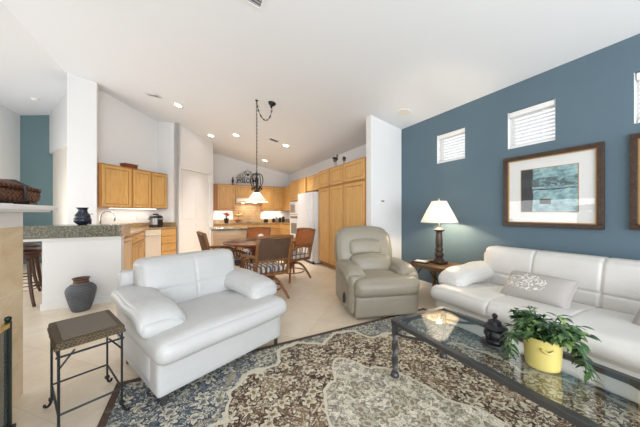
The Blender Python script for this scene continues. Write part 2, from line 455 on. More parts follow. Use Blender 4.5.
# ------------------------------------------------------------------ mesh helpers
def obj(name, bm, mat, parent=None, smooth=False, loc=None, rot=None, auto=None):
    me = bpy.data.meshes.new(name)
    bmesh.ops.recalc_face_normals(bm, faces=bm.faces)
    bm.to_mesh(me); bm.free()
    o = bpy.data.objects.new(name, me); COL.objects.link(o)
    if isinstance(mat, (list, tuple)):
        for mm in mat: me.materials.append(M[mm])
    else: me.materials.append(M[mat])
    if smooth:
        for f in me.polygons: f.use_smooth = True
        if auto is not None: me.set_sharp_from_angle(angle=R(auto))
    if parent: o.parent = parent
    if loc: o.location = loc
    if rot: o.rotation_euler = rot
    return o
def tag(o, label, cat, group=None, kind=None):
    o['label'] = label; o['category'] = cat
    if group: o['group'] = group
    if kind: o['kind'] = kind
    return o
def thing(name, label, cat, loc=(0, 0, 0), rotz=0.0, group=None, rot=None):
    o = bpy.data.objects.new(name, None); COL.objects.link(o)
    o.empty_display_size = .05
    o.location = loc; o.rotation_euler = rot if rot else (0, 0, rotz)
    return tag(o, label, cat, group)
def struct(name, bm, mat, parent=None, smooth=False, label=None):
    o = obj(name, bm, mat, parent, smooth)
    if not parent: o['kind'] = 'structure'
    return o
def kids(o): return [c for c in COL.objects if c.parent == o]
def dup(o, loc=None, rotz=None, label=None, parent=None):
    c = o.copy(); COL.objects.link(c)
    if parent: c.parent = parent
    for ch in kids(o): dup(ch, parent=c)
    if loc is not None: c.location = loc
    if rotz is not None: c.rotation_euler = (0, 0, rotz)
    if label: c['label'] = label
    return c
B = bmesh.new
def box(bm, x0, x1, y0, y1, z0, z1, bev=0.0, mi=0):
    r = bmesh.ops.create_cube(bm, size=1.0)
    vs = r['verts']
    for v in vs:
        v.co = Vector(((x0+x1)/2+v.co.x*(x1-x0), (y0+y1)/2+v.co.y*(y1-y0), (z0+z1)/2+v.co.z*(z1-z0)))
    fs = {f for v in vs for f in v.link_faces}
    for f in fs: f.material_index = mi
    if bev > 0:
        es = list({e for v in vs for e in v.link_edges})
        bmesh.ops.bevel(bm, geom=es, offset=bev, segments=2, affect='EDGES', profile=.6)
    return bm
def poly_extrude(bm, pts, vec):
    vs = [bm.verts.new(p) for p in pts]
    ws = [bm.verts.new(Vector(p)+Vector(vec)) for p in pts]
    n = len(pts)
    bm.faces.new(vs); bm.faces.new(list(reversed(ws)))
    for i in range(n): bm.faces.new((vs[i], ws[i], ws[(i+1) % n], vs[(i+1) % n]))
    return bm
def lathe(bm, prof, seg=24, c=(0, 0, 0), cap=True):
    rings = []
    for r, z in prof:
        rings.append([bm.verts.new((c[0]+max(r, 1e-4)*math.cos(2*PI*i/seg), c[1]+max(r, 1e-4)*math.sin(2*PI*i/seg), c[2]+z)) for i in range(seg)])
    for a, b in zip(rings, rings[1:]):
        for i in range(seg): bm.faces.new((a[i], a[(i+1) % seg], b[(i+1) % seg], b[i]))
    if cap:
        bm.faces.new(list(reversed(rings[0]))); bm.faces.new(rings[-1])
    return bm
def tube(bm, pts, r, seg=8, closed=False):
    pts = [Vector(p) for p in pts]; n = len(pts)
    rad = r if isinstance(r, (list, tuple)) else [r]*n
    up = Vector((0, 0, 1)); rings = []; prev = None
    for i, p in enumerate(pts):
        a = pts[(i-1) % n] if (closed or i > 0) else p
        b = pts[(i+1) % n] if (closed or i < n-1) else p
        t = (b-a).normalized()
        if prev is None:
            ref = up if abs(t.dot(up)) < .95 else Vector((1, 0, 0))
            u = t.cross(ref).normalized()
        else:
            u = (prev - t*prev.dot(t)).normalized()
        prev = u; w = t.cross(u)
        rings.append([bm.verts.new(p+(u*math.cos(2*PI*k/seg)+w*math.sin(2*PI*k/seg))*rad[i]) for k in range(seg)])
    for i in range(n if closed else n-1):
        a, b = rings[i], rings[(i+1) % n]
        for k in range(seg): bm.faces.new((a[k], a[(k+1) % seg], b[(k+1) % seg], b[k]))
    if not closed:
        bm.faces.new(list(reversed(rings[0]))); bm.faces.new(rings[-1])
    return bm
def bez(ps, n=12):
    out = []
    for i in range(n+1):
        t = i/n; q = [Vector(p) for p in ps]
        while len(q) > 1: q = [q[j].lerp(q[j+1], t) for j in range(len(q)-1)]
        out.append(q[0])
    return out
def soft(bm, c, size, r, puff=(0, 0, 0), n=10, warp=None, rot=None, cuts=None):
    """rounded, stuffed box"""
    h = Vector(size)/2
    if isinstance(n, int): n = (n, n, n)
    cache = {}
    r = min(r, min(h)*.999)
    M3 = rot.to_3x3() if rot else None
    def vert(p):
        key = tuple(round(a, 5) for a in p)
        if key in cache: return cache[key]
        P = Vector((p[0]*h.x, p[1]*h.y, p[2]*h.z))
        inn = Vector([max(-(h[i]-r), min(h[i]-r, P[i])) for i in range(3)])
        d = P-inn
        if d.length > 1e-9: P = inn + d.normalized()*r
        q = [1-p[i]**2 for i in range(3)]
        for i in range(3):
            j, k = (i+1) % 3, (i+2) % 3
            P[i] += puff[i]*p[i]*q[j]**.7*q[k]**.7
        if warp: P = warp(P, p)
        if M3: P = M3 @ P
        v = bm.verts.new(P+Vector(c)); cache[key] = v
        return v
    lat = [[math.sin((-1+2*i/k)*PI/2) for i in range(k+1)] for k in n]
    for ax_, vals in (cuts or {}).items():
        w_ = .011/h[ax_]
        ls_ = [q for q in lat[ax_] if all(abs(q-v) > 3.2*w_ for v in vals)]
        for v in vals: ls_ += [v-3*w_, v-2*w_, v-w_, v-.4*w_, v, v+.4*w_, v+w_, v+2*w_, v+3*w_]
        lat[ax_] = sorted(ls_)
    n = tuple(len(q)-1 for q in lat)
    for ax in range(3):
        j, k = (ax+1) % 3, (ax+2) % 3
        for sg in (-1, 1):
            for a in range(n[j]):
                for b in range(n[k]):
                    quad = []
                    for da, db in ((0, 0), (1, 0), (1, 1), (0, 1)):
                        p = [0, 0, 0]; p[ax] = sg; p[j] = lat[j][a+da]; p[k] = lat[k][b+db]
                        quad.append(vert(p))
                    if sg < 0: quad.reverse()
                    if len(set(quad)) == 4: bm.faces.new(quad)
    return bm
def gauss(x, s): return math.exp(-(x/s)**2)

# ================================================================== SETTING
XB = 3.504; YS = 3.49; YB = 9.63; YR = -3.0; XR = -2.2; XL = -3.79
def cz(x): return 2.836+.2*(XB-x) if x >= XR else 2.836+.2*(XB-XR)-.2*(XR-x)
box_f = box(B(), -4.2, 4.0, -3.4, 10.2, -.12, 0); struct('floor', box_f, 'floor')
bm = B()
xs = [XL-.25, XR, XB+.3]
prof = [(xs[0], cz(xs[0])), (xs[1], cz(xs[1])), (xs[2], cz(xs[2])), (xs[2], cz(xs[2])+.15), (xs[1], cz(xs[1])+.15), (xs[0], cz(xs[0])+.15)]
poly_extrude(bm, [(a, YR-.3, b) for a, b in prof], (0, YB-YR+.6, 0)); struct('ceiling', bm, 'ceiling')

WINS = [(2.256, 2.72), (1.247, 1.707), (.247, .707)]; WZ = (2.05, 2.505); TH = .16
bm = B(); top = cz(XB)
box(bm, XB, XB+TH, YR, YS, 0, WZ[0]); box(bm, XB, XB+TH, YR, YS, WZ[1], top)
ys = [YR] + [v for w in sorted(WINS) for v in w] + [YS]
for a, b in zip(ys[::2], ys[1::2]): box(bm, XB, XB+TH, a, b, WZ[0], WZ[1])
struct('wall_right', bm, 'blue_wall')
struct('wall_kitchen_right', box(B(), XB, XB+TH, YS, YB+.2, 0, top), 'white_wall')
def xwall(name, x0, x1, y0, y1, mat, z1a=None, z1b=None):
    bm = B()
    poly_extrude(bm, [(x0, y0, 0), (x1, y0, 0), (x1, y0, z1b or cz(x1)), (x0, y0, z1a or cz(x0))], (0, y1-y0, 0))
    return struct(name, bm, mat)
xwall('wall_partition', 2.783, XB, YS, YS+.135, 'white_wall')
bm = B(); poly_extrude(bm, [(-3.95, YB, 0), (XB, YB, 0), (XB, YB, cz(XB)), (XR, YB, cz(XR)), (-3.95, YB, cz(-3.95))], (0, .15, 0)); struct('wall_back', bm, 'white_wall')
def obwall(name, p, q, th, mat, z0=0.0, zp=None, zq=None):
    """vertical wall whose face runs p->q, thickened to the left of p->q"""
    p = Vector((p[0], p[1], 0)); q = Vector((q[0], q[1], 0)); d = (q-p).normalized(); nn = Vector((-d.y, d.x, 0))*th
    zp = cz(p.x) if zp is None else zp; zq = cz(q.x) if zq is None else zq
    bm = B()
    pts = [(p.x, p.y, z0), (q.x, q.y, z0), (q.x, q.y, zq), (p.x, p.y, zp)]
    if p.x < XR-.01 < q.x: pass
    poly_extrude(bm, pts, nn)
    return struct(name, bm, mat)
A54 = R(47); T = Vector((math.cos(A54), math.sin(A54), 0)); NN = Vector((math.sin(A54), -math.cos(A54), 0))
P0 = Vector((-1.92, 6.725, 0)); P1 = P0+T*1.58; C1 = P1+NN*.66; D1 = C1+T*1.34
obwall('wall_sink', P0, P1, .1, 'white_wall')
obwall('wall_closet_side', P1, C1, .1, 'white_wall')
# closet door wall: header, jamb piers and a recessed door
DS0, DS1, DH = .04, 1.27, 2.5
obwall('wall_closet_pier', C1, C1+T*DS0, .12, 'white_wall')
obwall('wall_closet_end_pier', C1+T*DS1, D1, .12, 'white_wall')
a_, b_ = C1+T*DS0, C1+T*DS1
obwall('wall_closet_header', a_, b_, .12, 'white_wall', z0=DH)
obwall('wall_closet_back', D1, Vector((D1.x, YB, 0)), .1, 'white_wall')
# pillar wall left of the kitchen and the hall
bm = B(); poly_extrude(bm, [(-2.17, 6.5, 0), (-1.73, 6.5, 0), (-1.73, 6.5, cz(-1.73)), (-2.17, 6.5, cz(-2.17))], (0, .14, 0))
struct('wall_pillar', bm, 'white_wall')
HP, HQ = Vector((-3.27, 8.79, 0)), Vector((-2.2, 6.9, 0))
obwall('wall_hall_header', HQ, HP, -.1, 'white_wall', z0=2.78)
obwall('wall_hall', HQ+Vector((.05, .03, 0)), HP+Vector((.05, .03, 0)), -.1, 'cream_wall', zp=3.3, zq=3.3)
xwall('wall_hall_end', -3.95, -3.0, 8.8, 8.9, 'teal_wall')
bm = B()
box(bm, XL-.14, XL, YR, 8.85, 0, cz(XL))
struct('wall_left', bm, 'white_wall')
# unseen rear wall, with a wide open gap added to let light in
bm = B()
for x0, x1, z0, z1 in ((XL, -3.0, 0, 3.55), (3.2, XB, 0, 2.8), (-3.0, 3.2, 2.56, 2.8)): box(bm, x0, x1, YR-.15, YR, z0, z1)
poly_extrude(bm, [(XL, YR-.15, 2.8), (XB, YR-.15, 2.8), (XB, YR-.15, cz(XB)), (XR, YR-.15, cz(XR)), (XL, YR-.15, cz(XL))], (0, .15, 0))
struct('wall_rear', bm, 'white_wall')

# windows 1-3 in the blue wall
for i, (y0, y1) in enumerate(WINS):
    bm = B(); f = .035; X0, X1 = XB+.085, XB+.125
    box(bm, X0, X1, y0, y1, WZ[0], WZ[0]+f); box(bm, X0, X1, y0, y1, WZ[1]-f, WZ[1])
    box(bm, X0, X1, y0, y0+f, WZ[0]+f, WZ[1]-f); box(bm, X0, X1, y1-f, y1, WZ[0]+f, WZ[1]-f)
    # painted white reveal lining
    for a, b, c, d in ((y0, y0+.004, WZ[0], WZ[1]), (y1-.004, y1, WZ[0], WZ[1])): box(bm, XB+.002, X0, a, b, c, d)
    box(bm, XB+.002, X0, y0, y1, WZ[0], WZ[0]+.004)
    w = struct('window_%d' % (i+1), bm, 'trim')
    pn = obj('window_pane', box(B(), X0+.015, X0+.021, y0+f, y1-f, WZ[0]+f, WZ[1]-f), 'clear_glass', w)
BL = ['white slatted blind in the small high window nearest the lamp', 'white slatted blind in the high window above the left end of the large framed picture',
      'white slatted blind in the high window cut by the right edge of the picture']
BL[2] = 'white slatted blind in the high window at the right edge of the photo'
for i, (y0, y1) in enumerate(WINS):
    t = thing('window_blind', BL[i], 'window blind', (XB+.045, (y0+y1)/2, WZ[0]), 0, 'blinds in the high windows of the blue wall')
    hw = (y1-y0)/2-.012; H = WZ[1]-WZ[0]
    obj('headrail', box(B(), -.035, .025, -hw, hw, H-.065, H-.006, .004), 'blind', t)
    n = 9
    for k in range(n):
        bm = B(); box(bm, -.025, .025, -hw+.004, hw-.004, -.0016, .0016)
        obj('slat', bm, 'blind', t, loc=(0, 0, .035+k*(H-.115)/(n-1)), rot=(0, R(-40), 0))
    obj('bottom_rail', box(B(), -.022, .022, -hw+.003, hw-.003, .004, .02, .003), 'blind', t)
    for yy in (-hw*.7, hw*.7): obj('ladder_cord', tube(B(), [(-.027, yy, .02), (-.027, yy, H-.07)], .0016, 5), 'blind', t)
    obj('tilt_wand', tube(B(), [(-.04, -hw*.55, .03), (-.038, -hw*.55, H-.07)], .004, 6), 'blind', t)

# baseboards
def baseboard(name, p, q, parent=None):
    p = Vector((p[0], p[1], 0)); q = Vector((q[0], q[1], 0)); d = (q-p).normalized(); nn = Vector((d.y, -d.x, 0))
    bm = B(); poly_extrude(bm, [p, p+nn*.014, p+nn*.014+Vector((0, 0, .085)), p+nn*.006+Vector((0, 0, .1)), p+Vector((0, 0, .1))], q-p)
    return struct(name, bm, 'trim')
baseboard('baseboard_right', (XB, YS), (XB, YR))
baseboard('baseboard_partition', (2.783, YS), (XB, YS))
baseboard('baseboard_left', (XL, YR), (XL, 8.8))

# closet door (door_1)
bm = B(); L = DS1-DS0-.1
box(bm, 0, L, 0, .04, .01, DH-.06, .003)
for z0, z1 in ((.14, .95), (1.1, DH-.2)):
    for x0, x1 in ((.13, L/2-.05), (L/2+.05, L-.13)):
        box(bm, x0, x1, -.006, .0, z0, z1, .004)
d1 = struct('door_1', bm, 'trim'); pos = C1+T*(DS0+.05)-NN*.075
d1.location = pos; d1.rotation_euler = (0, 0, A54)
for z in (.35, .93, 1.17, 2.2):
    obj('hinge', tube(B(), [(-.008, -.008, z-.045), (-.008, -.008, z+.045)], .009, 8), 'chrome', d1)
bm = B()
box(bm, -.05, 0-.002, -.06, .045, 0, DH, .003); box(bm, L+.002, L+.05, -.06, .045, 0, DH, .003); box(bm, -.05, L+.05, -.06, .045, DH-.055, DH, .003)
f = struct('trim_1', bm, 'trim'); f.location = pos; f.rotation_euler = (0, 0, A54)

# ================================================================== FIREPLACE
t = thing('fireplace', 'low travertine tiled fireplace with white mantel at the left edge', 'fireplace', (-1.4, 1.4, 0))
bm = B(); box(bm, -.35, .335, -1.05, 1.07, 0, 1.16); box(bm, .335, .35, -1.05, 1.07, 0, 1.16)
obj('tile_surround', bm, 'fire_tile', t)
obj('frieze', box(B(), -.36, .355, -1.05, 1.06, 1.16, 1.26, .004), 'trim', t)
bm = B()
box(bm, -.5, .47, -1.05, 1.125, 1.26, 1.275, .004); box(bm, -.52, .5, -1.05, 1.15, 1.272, 1.305, .008)
obj('mantel_shelf', bm, 'trim', t)

# ================================================================== KITCHEN
def panel_door(bm, x0, x1, z0, z1, y=0.0, th=.019, fr=.058):
    box(bm, x0+fr+.009, x1-fr-.009, y-th*.7, y, z0+fr+.009, z1-fr-.009, .004)
    box(bm, x0, x0+fr, y-th, y, z0, z1, .002); box(bm, x1-fr, x1, y-th, y, z0, z1, .002)
    box(bm, x0+fr, x1-fr, y-th, y, z0, z0+fr, .002); box(bm, x0+fr, x1-fr, y-th, y, z1-fr, z1, .002)
def pull(x, z, vert=True, L=.10):
    a, b = (0, L/2) if vert else (L/2, 0)
    return tube(B(), [(x-a, -.02, z-b), (x-a, -.045, z-b*.8), (x, -.05, z), (x+a, -.045, z+b*.8), (x+a, -.02, z+b)], .0045, 6)
def cabinet(name, label, loc, rz, w, d, z0, z1, doors=(), drawers=(), kick=False, mat='maple', group=None, mh='maple_h', pulls=True):
    t = thing(name, label, 'cabinet', loc, rz, group)
    bm = B()
    if kick: box(bm, .0, w, .06, d, z0, z0+.1); box(bm, 0, w, .0, d, z0+.1, z1)
    else: box(bm, 0, w, 0, d, z0, z1, .002)
    obj('carcass', bm, 'maple_gap_shade' if mat == 'maple' else mat, t)  # darker carcass reads as painted shade between and inside the doors
    for (x0, x1, a, b, hx, hz) in doors:
        bm = B(); panel_door(bm, x0, x1, a, b)
        dr = obj('door', bm, mat, t)
        if pulls: obj('handle', pull(hx, hz), 'steel', dr, True)
    for (x0, x1, a, b) in drawers:
        bm = B(); box(bm, x0, x1, -.019, 0, a, b, .004)
        dr = obj('drawer', bm, mh, t)
        obj('handle', pull((x0+x1)/2, (a+b)/2, False), 'steel', dr, True)
    return t

# sink wall upper cabinets (three, honey maple)
o_ = P0+NN*.33
def upper(label, s0, s1, ndoor=1):
    w = s1-s0-.002
    ds = [(.02+k*(w-.03)/ndoor+.003, .02+(k+1)*(w-.03)/ndoor-.003, 1.39, 2.25, .06, 1.47) for k in range(ndoor)]
    return cabinet('wall_cabinet', label, o_+T*s0, A54, w, .325, 1.38, 2.28, ds, group='maple cabinets above the sink counter')
SU = (.01, .64, 1.11, 1.565)
upper('honey maple wall cabinet nearest the white pillar, leftmost above the sink counter', SU[0], SU[1])
upper('middle one of three honey maple wall cabinets above the sink counter', SU[1], SU[2])
upper('honey maple wall cabinet above the black slow cooker', SU[2], SU[3])
# under cabinet strip light
lt = thing('under_cabinet_light', 'thin bright light strip below the cabinets over the sink counter', 'light', o_+T*.8-NN*.12, A54)
obj('strip', box(B(), -.55, .55, -.02, .02, 1.362, 1.378), 'white_plastic', lt)
obj('lens', box(B(), -.54, .54, -.015, .015, 1.356, 1.362), 'led', lt)
l = area('strip_lamp', (0, 0, 1.35), (0, 0, 0), 1.1, .04, 2.6, (1, .93, .82)); l.parent = lt
# box on top
t = thing('wooden_box', 'small red brown wooden chest on top of the sink wall cabinets', 'box', o_+T*.70-NN*.16+Vector((0, 0, 2.28)), A54)
obj('chest', box(B(), -.14, .14, -.08, .08, 0, .075, .004), 'red_box', t)
obj('lid', box(B(), -.148, .148, -.088, .088, .075, .11, .01), 'red_box', t)

# run A (faces +X) and run B (along the sink wall), counters
XA = -.985; YA0, YA1 = 4.66, 6.8
cabinet('peninsula_cabinet', 'pale wood end panel of the peninsula beside the white bar wall', (XA, YA0, 0), R(90), .81, .6, 0, .87,
        [(.02, .79, .12, .85, .74, .74)], kick=True, mat='pale_panel', mh='pale_panel', pulls=False)
cabinet('sink_cabinet', 'honey maple sink base cabinet with two doors beside the pale end panel', (XA, 5.475, 0), R(90), 1.3, .6, 0, .87,
        [(.01, .64, .12, .68, .59, .6), (.66, 1.29, .12, .68, .71, .6)], [(.01, .64, .7, .85), (.66, 1.29, .7, .85)], kick=True)
oB = P0+NN*.61
t = thing('dishwasher', 'cream dishwasher built in under the counter beside four drawers', 'dishwasher', oB+T*.715, A54)
obj('body', box(B(), 0, .41, 0, .57, .1, .868), 'cream_appliance', t)
obj('door', box(B(), .004, .406, -.025, 0, .12, .72, .006), 'cream_appliance', t)
obj('control_panel', box(B(), .004, .406, -.03, 0, .73, .865, .006), 'cream_appliance', t)
obj('handle', tube(B(), [(.07, -.03, .75), (.07, -.055, .75), (.34, -.055, .75), (.34, -.03, .75)], .007, 6), 'cream_appliance', t)
obj('kick_plate', box(B(), 0, .41, .05, .4, 0, .1), 'black_plastic', t)
dz = [.12, .31, .5, .69, .86]
cabinet('drawer_cabinet', 'honey maple base cabinet of four drawers under the slow cooker', oB+T*1.13, A54, .445, .57, 0, .87, (),
        [(.01, .435, a+.006, b-.006) for a, b in zip(dz, dz[1:])], kick=True)
# sink counter (L shaped, continuous worktop)
pA = [(XA+.03, 4.66), (XA+.03, 6.53)]
q0 = P0+NN*.635
sE = 1.575
# intersection of the counter's front line with x = XA+.03
sI = ((XA+.03)-q0.x)/T.x; I = q0+T*sI; E1 = q0+T*sE; E2 = P0+T*sE+NN*.012
t = thing('kitchen_counter', 'tan granite worktop with low upstand along the sink wall', 'worktop', (0, 0, 0))
bm = B(); poly_extrude(bm, [(-1.7, 4.66, .87), (XA+.03, 4.66, .87), (XA+.03, I.y, .87), (E1.x, E1.y, .87), (E2.x, E2.y, .87), (-1.765, 6.49, .87), (-1.765, 6.4, .87)], (0, 0, .04))
obj('worktop', bm, 'granite_warm', t)
bm = B(); a = P0+NN*.012+T*.02; poly_extrude(bm, [a+Vector((0, 0, .91)), a+NN*.02+Vector((0, 0, .91)), a+NN*.02+Vector((0, 0, 1.02)), a+Vector((0, 0, 1.02))], T*1.54)
obj('upstand', bm, 'granite_warm', t)
bm = B(); a = P1-T*.012+NN*.04; poly_extrude(bm, [a+Vector((0, 0, .912)), a-T*.02+Vector((0, 0, .912)), a-T*.02+Vector((0, 0, 1.02)), a+Vector((0, 0, 1.02))], NN*.59)
obj('upstand', bm, 'granite_warm', t)
# faucet
t = thing('faucet', 'tall brushed nickel gooseneck faucet behind the raised bar', 'faucet', (-1.52, 5.9, .91), R(-10))
obj('base', lathe(B(), [(.03, 0), (.03, .02), (.02, .03), (.018, .1)], 16), 'chrome', t, True, auto=40)
obj('spout', tube(B(), [(0, 0, .08), (0, 0, .27)] + [(.11-.11*math.cos(a), 0, .27+.11*math.sin(a)) for a in [PI*k/10 for k in range(1, 11)]] + [(.22, 0, .2)], .013, 10), 'chrome', t, True)
obj('lever', tube(B(), [(0, -.015, .07), (0, -.05, .09), (.0, -.1, .12)], .008, 8), 'chrome', t, True)
t = thing('soap_bottle', 'small dark soap dispenser left of the faucet', 'dispenser', (-1.62, 5.72, .91))
obj('bottle', lathe(B(), [(.028, 0), (.03, .02), (.03, .2), (.012, .24), (.01, .28)], 14), 'dark_glass', t, True, auto=40)
obj('pump', tube(B(), [(0, 0, .28), (0, 0, .33), (.05, -.02, .33)], .007, 6), 'black_plastic', t, True)
# electric pot
pp = P0+T*1.27+NN*.3
t = thing('pressure_cooker', 'black and steel electric pressure cooker on the sink counter corner', 'cooker', pp+Vector((0, 0, .91)), A54)
obj('pot_body', lathe(B(), [(.12, 0), (.135, .01), (.14, .05), (.14, .2), (.143, .225)], 24), 'steel', t, True, auto=40)
obj('foot_ring', lathe(B(), [(.142, .0), (.146, .012), (.146, .06), (.1425, .068)], 24), 'black_plastic', t, True, auto=40)
obj('lid', lathe(B(), [(.148, .222), (.15, .25), (.13, .285), (.07, .305), (.001, .31)], 24), 'black_plastic', t, True, auto=40)
obj('lid_handle', box(B(), -.07, .07, -.016, .016, .305, .335, .008), 'black_plastic', t)
obj('control_panel', box(B(), -.06, .06, -.158, -.13, .05, .19, .006), 'black_plastic', t)
for sx in (-1, 1): obj('side_handle', box(B(), sx*.165-.03, sx*.165+.03, -.03, .03, .19, .215, .006), 'black_plastic', t)
for s_, lab in ((.62, 'white outlet plate on the backsplash behind the faucet'), (1.04, 'white outlet plate on the backsplash left of the cooker')):
    a = P0+T*s_+NN*.001
    t = thing('outlet', lab, 'outlet', a+Vector((0, 0, 1.14)), A54)
    obj('plate', box(B(), -.04, .04, -.006, 0, -.06, .06, .002), 'white_plastic', t)
    for dz_ in (-.025, .025): obj('socket', box(B(), -.016, .016, -.009, -.005, dz_-.014, dz_+.014, .002), 'porcelain', t)

# raised bar: white wall + granite slab
t = thing('breakfast_bar', 'raised breakfast bar, white half wall under a thick grey green granite top', 'bar', (-1.33, 4.5, 0))
obj('bar_wall', box(B(), -.4, .41, -.03, .13, 0, .93), 'white_wall', t)
obj('support_trim', box(B(), -1.0, .415, -.06, .15, .895, .93, .004), 'trim', t)
obj('granite_top', box(B(), -1.05, .41, -.1, .42, .93, 1.09, .012), 'granite', t)
obj('end_panel', box(B(), .405, .425, -.085, .5, .925, 1.085, .004), 'granite_warm', t)
obj('baseboard', box(B(), -.405, .41, -.044, -.03, 0, .09, .004), 'trim', t)
obj('baseboard', box(B(), -.414, -.4, -.044, .13, 0, .09, .004), 'trim', t)
# bar stools
def stool(loc, rz, label):
    t = thing('bar_stool', label, 'stool', loc, rz, 'bar stools at the raised bar')
    obj('seat', lathe(B(), [(.001, .70), (.17, .70), (.2, .715), (.205, .74), (.18, .765), (.001, .77)], 24), 'dark_wood', t, True, auto=50)
    obj('apron', lathe(B(), [(.15, .64), (.17, .64), (.17, .705), (.15, .705)], 24), 'dark_wood', t, True, auto=40)
    for k in range(4):
        a = PI/4+k*PI/2; c, s_ = math.cos(a), math.sin(a)
        pts = bez([(.13*c, .13*s_, .66), (.17*c, .17*s_, .4), (.17*c, .17*s_, .2), (.27*c, .27*s_, .012)], 10)
        obj('leg', tube(B(), pts, [.024-.006*i/10 for i in range(11)], 8), 'dark_wood', t, True)
    for z, rr in ((.22, .19), (.27, .185)):
        obj('footrest', tube(B(), [(rr*math.cos(2*PI*k/4+PI/4), rr*math.sin(2*PI*k/4+PI/4), z) for k in range(4)], .013, 8, True), 'dark_wood', t)
    return t
st = stool((-2.07, 4.86, 0), 0, 'dark wooden bar stool nearest the fireplace, under the granite bar end')
dup(st, (-2.42, 5.66, 0), .4, 'dark wooden bar stool farther back toward the teal wall')

# vases
def prof_smooth(ps, n=6):
    out = []
    for i in range(len(ps)-1):
        p0 = ps[max(i-1, 0)]; p1 = ps[i]; p2 = ps[i+1]; p3 = ps[min(i+2, len(ps)-1)]
        for k in range(n):
            u = k/n
            out.append(tuple(.5*((2*p1[j])+(-p0[j]+p2[j])*u+(2*p0[j]-5*p1[j]+4*p2[j]-p3[j])*u*u+(-p0[j]+3*p1[j]-3*p2[j]+p3[j])*u**3) for j in (0, 1)))
    out.append(ps[-1]); return out
t = thing('bar_vase', 'small ribbed blue black vase standing on the raised bar', 'vase', (-1.385, 4.63, 1.09))
obj('vase_body', lathe(B(), prof_smooth([(.045, 0), (.06, .012), (.092, .045), (.096, .075), (.086, .10), (.086, .115), (.08, .14), (.062, .165), (.058, .18)]), 28), 'vase_blue', t, True, auto=60)
obj('neck', lathe(B(), prof_smooth([(.056, .178), (.052, .2), (.056, .225), (.068, .24), (.066, .243), (.05, .23), (.045, .2), (.045, .15)], 3), 28, cap=False), 'vase_blue', t, True)
t = thing('floor_vase', 'round charcoal clay jar with brown neck on the floor by the bar', 'vase', (-1.29, 4.27, 0))
obj('vase_body', lathe(B(), prof_smooth([(.08, 0), (.092, .01), (.125, .12), (.150, .24), (.147, .29), (.118, .33), (.082, .35)]), 32), 'vase_grey', t, True, auto=60)
obj('neck', lathe(B(), prof_smooth([(.084, .345), (.074, .37), (.077, .4), (.09, .415), (.088, .42), (.066, .40), (.064, .34)], 3), 32, cap=False), 'vase_neck', t, True)

# ---- pantry (tall cabinets, face at X = 2.77, facing -X)
XP = 2.77; RZ = R(-90)
PY = [5.5, 4.94, 4.36, 3.635]
PL = ['tall honey maple pantry cabinet beside the fridge', 'tall honey maple pantry cabinet under the bird figures, middle of three', 'widest tall maple pantry cabinet, next to the white partition']
for i in range(3):
    w = PY[i]-PY[i+1]-.002
    hx = w-.045 if i != 1 else .05
    if i == 2: hx = .05
    cabinet('pantry_cabinet', PL[i], (XP, PY[i], 0), RZ, w, .725, 0, 2.28,
            [(.018, w-.018, .11, 1.84, hx, 1.25), (.018, w-.018, 1.885, 2.255, hx, 1.95)], kick=True, group='tall pantry cabinets')
# fridge
t = thing('fridge', 'white refrigerator with bottom freezer beside the tall maple pantry', 'refrigerator', (2.6, 6.43, 0), RZ)
obj('body', box(B(), 0, .91, .06, .85, .02, 1.79, .012), 'appliance', t)
obj('upper_door', box(B(), .003, .907, -.02, .055, .68, 1.785, .018), 'appliance', t)
obj('freezer_drawer', box(B(), .003, .907, -.02, .055, .07, .665, .018), 'appliance', t)
obj('door_handle', tube(B(), [(.85, -.02, .78), (.85, -.06, .8), (.85, -.06, 1.35), (.85, -.02, 1.37)], .013, 8), 'appliance', t, True)
obj('drawer_handle', tube(B(), [(.1, -.02, .61), (.1, -.06, .61), (.81, -.06, .61), (.81, -.02, .61)], .013, 8), 'appliance', t, True)
obj('kick_plate', box(B(), .01, .9, .02, .1, .0, .068), 'black_plastic', t)
cabinet('wall_cabinet', 'honey maple cabinet with two doors above the fridge', (XP+.1, 6.43, 0), RZ, .925, .62, 1.86, 2.28,
        [(.01, .455, 1.875, 2.26, .42, 1.93), (.465, .915, 1.875, 2.26, .5, 1.93)])
cabinet('oven_cabinet', 'tall honey maple oven cabinet between fridge and corner cabinets', (XP+.06, 7.72, 0), RZ, 1.28, .66, 0, 2.28,
        [(.01, .635, 1.66, 2.26, .58, 1.75), (.645, 1.27, 1.66, 2.26, .7, 1.75)], kick=True)
t = thing('microwave', 'white built in microwave above the wall oven, left of the fridge', 'microwave', (XP+.06, 7.68, 0), RZ)
obj('body', box(B(), 0, .72, -.02, .0, 1.22, 1.62, .004), 'appliance', t)
obj('door_window', box(B(), .06, .5, -.026, -.018, 1.28, 1.56, .003), 'oven_glass', t)
obj('handle', tube(B(), [(.55, -.02, 1.28), (.55, -.05, 1.29), (.55, -.05, 1.55), (.55, -.02, 1.56)], .009, 6), 'appliance', t)
t = thing('wall_oven', 'white wall oven with dark window under the microwave', 'oven', (XP+.06, 7.68, 0), RZ)
obj('body', box(B(), 0, .72, -.02, .0, .5, 1.2, .004), 'appliance', t)
obj('door_window', box(B(), .12, .6, -.026, -.018, .62, .95, .003), 'oven_glass', t)
obj('control_panel', box(B(), .05, .67, -.026, -.018, 1.1, 1.17, .003), 'oven_glass', t)
obj('handle', tube(B(), [(.08, -.02, 1.04), (.08, -.06, 1.04), (.64, -.06, 1.04), (.64, -.02, 1.04)], .011, 6), 'appliance', t)
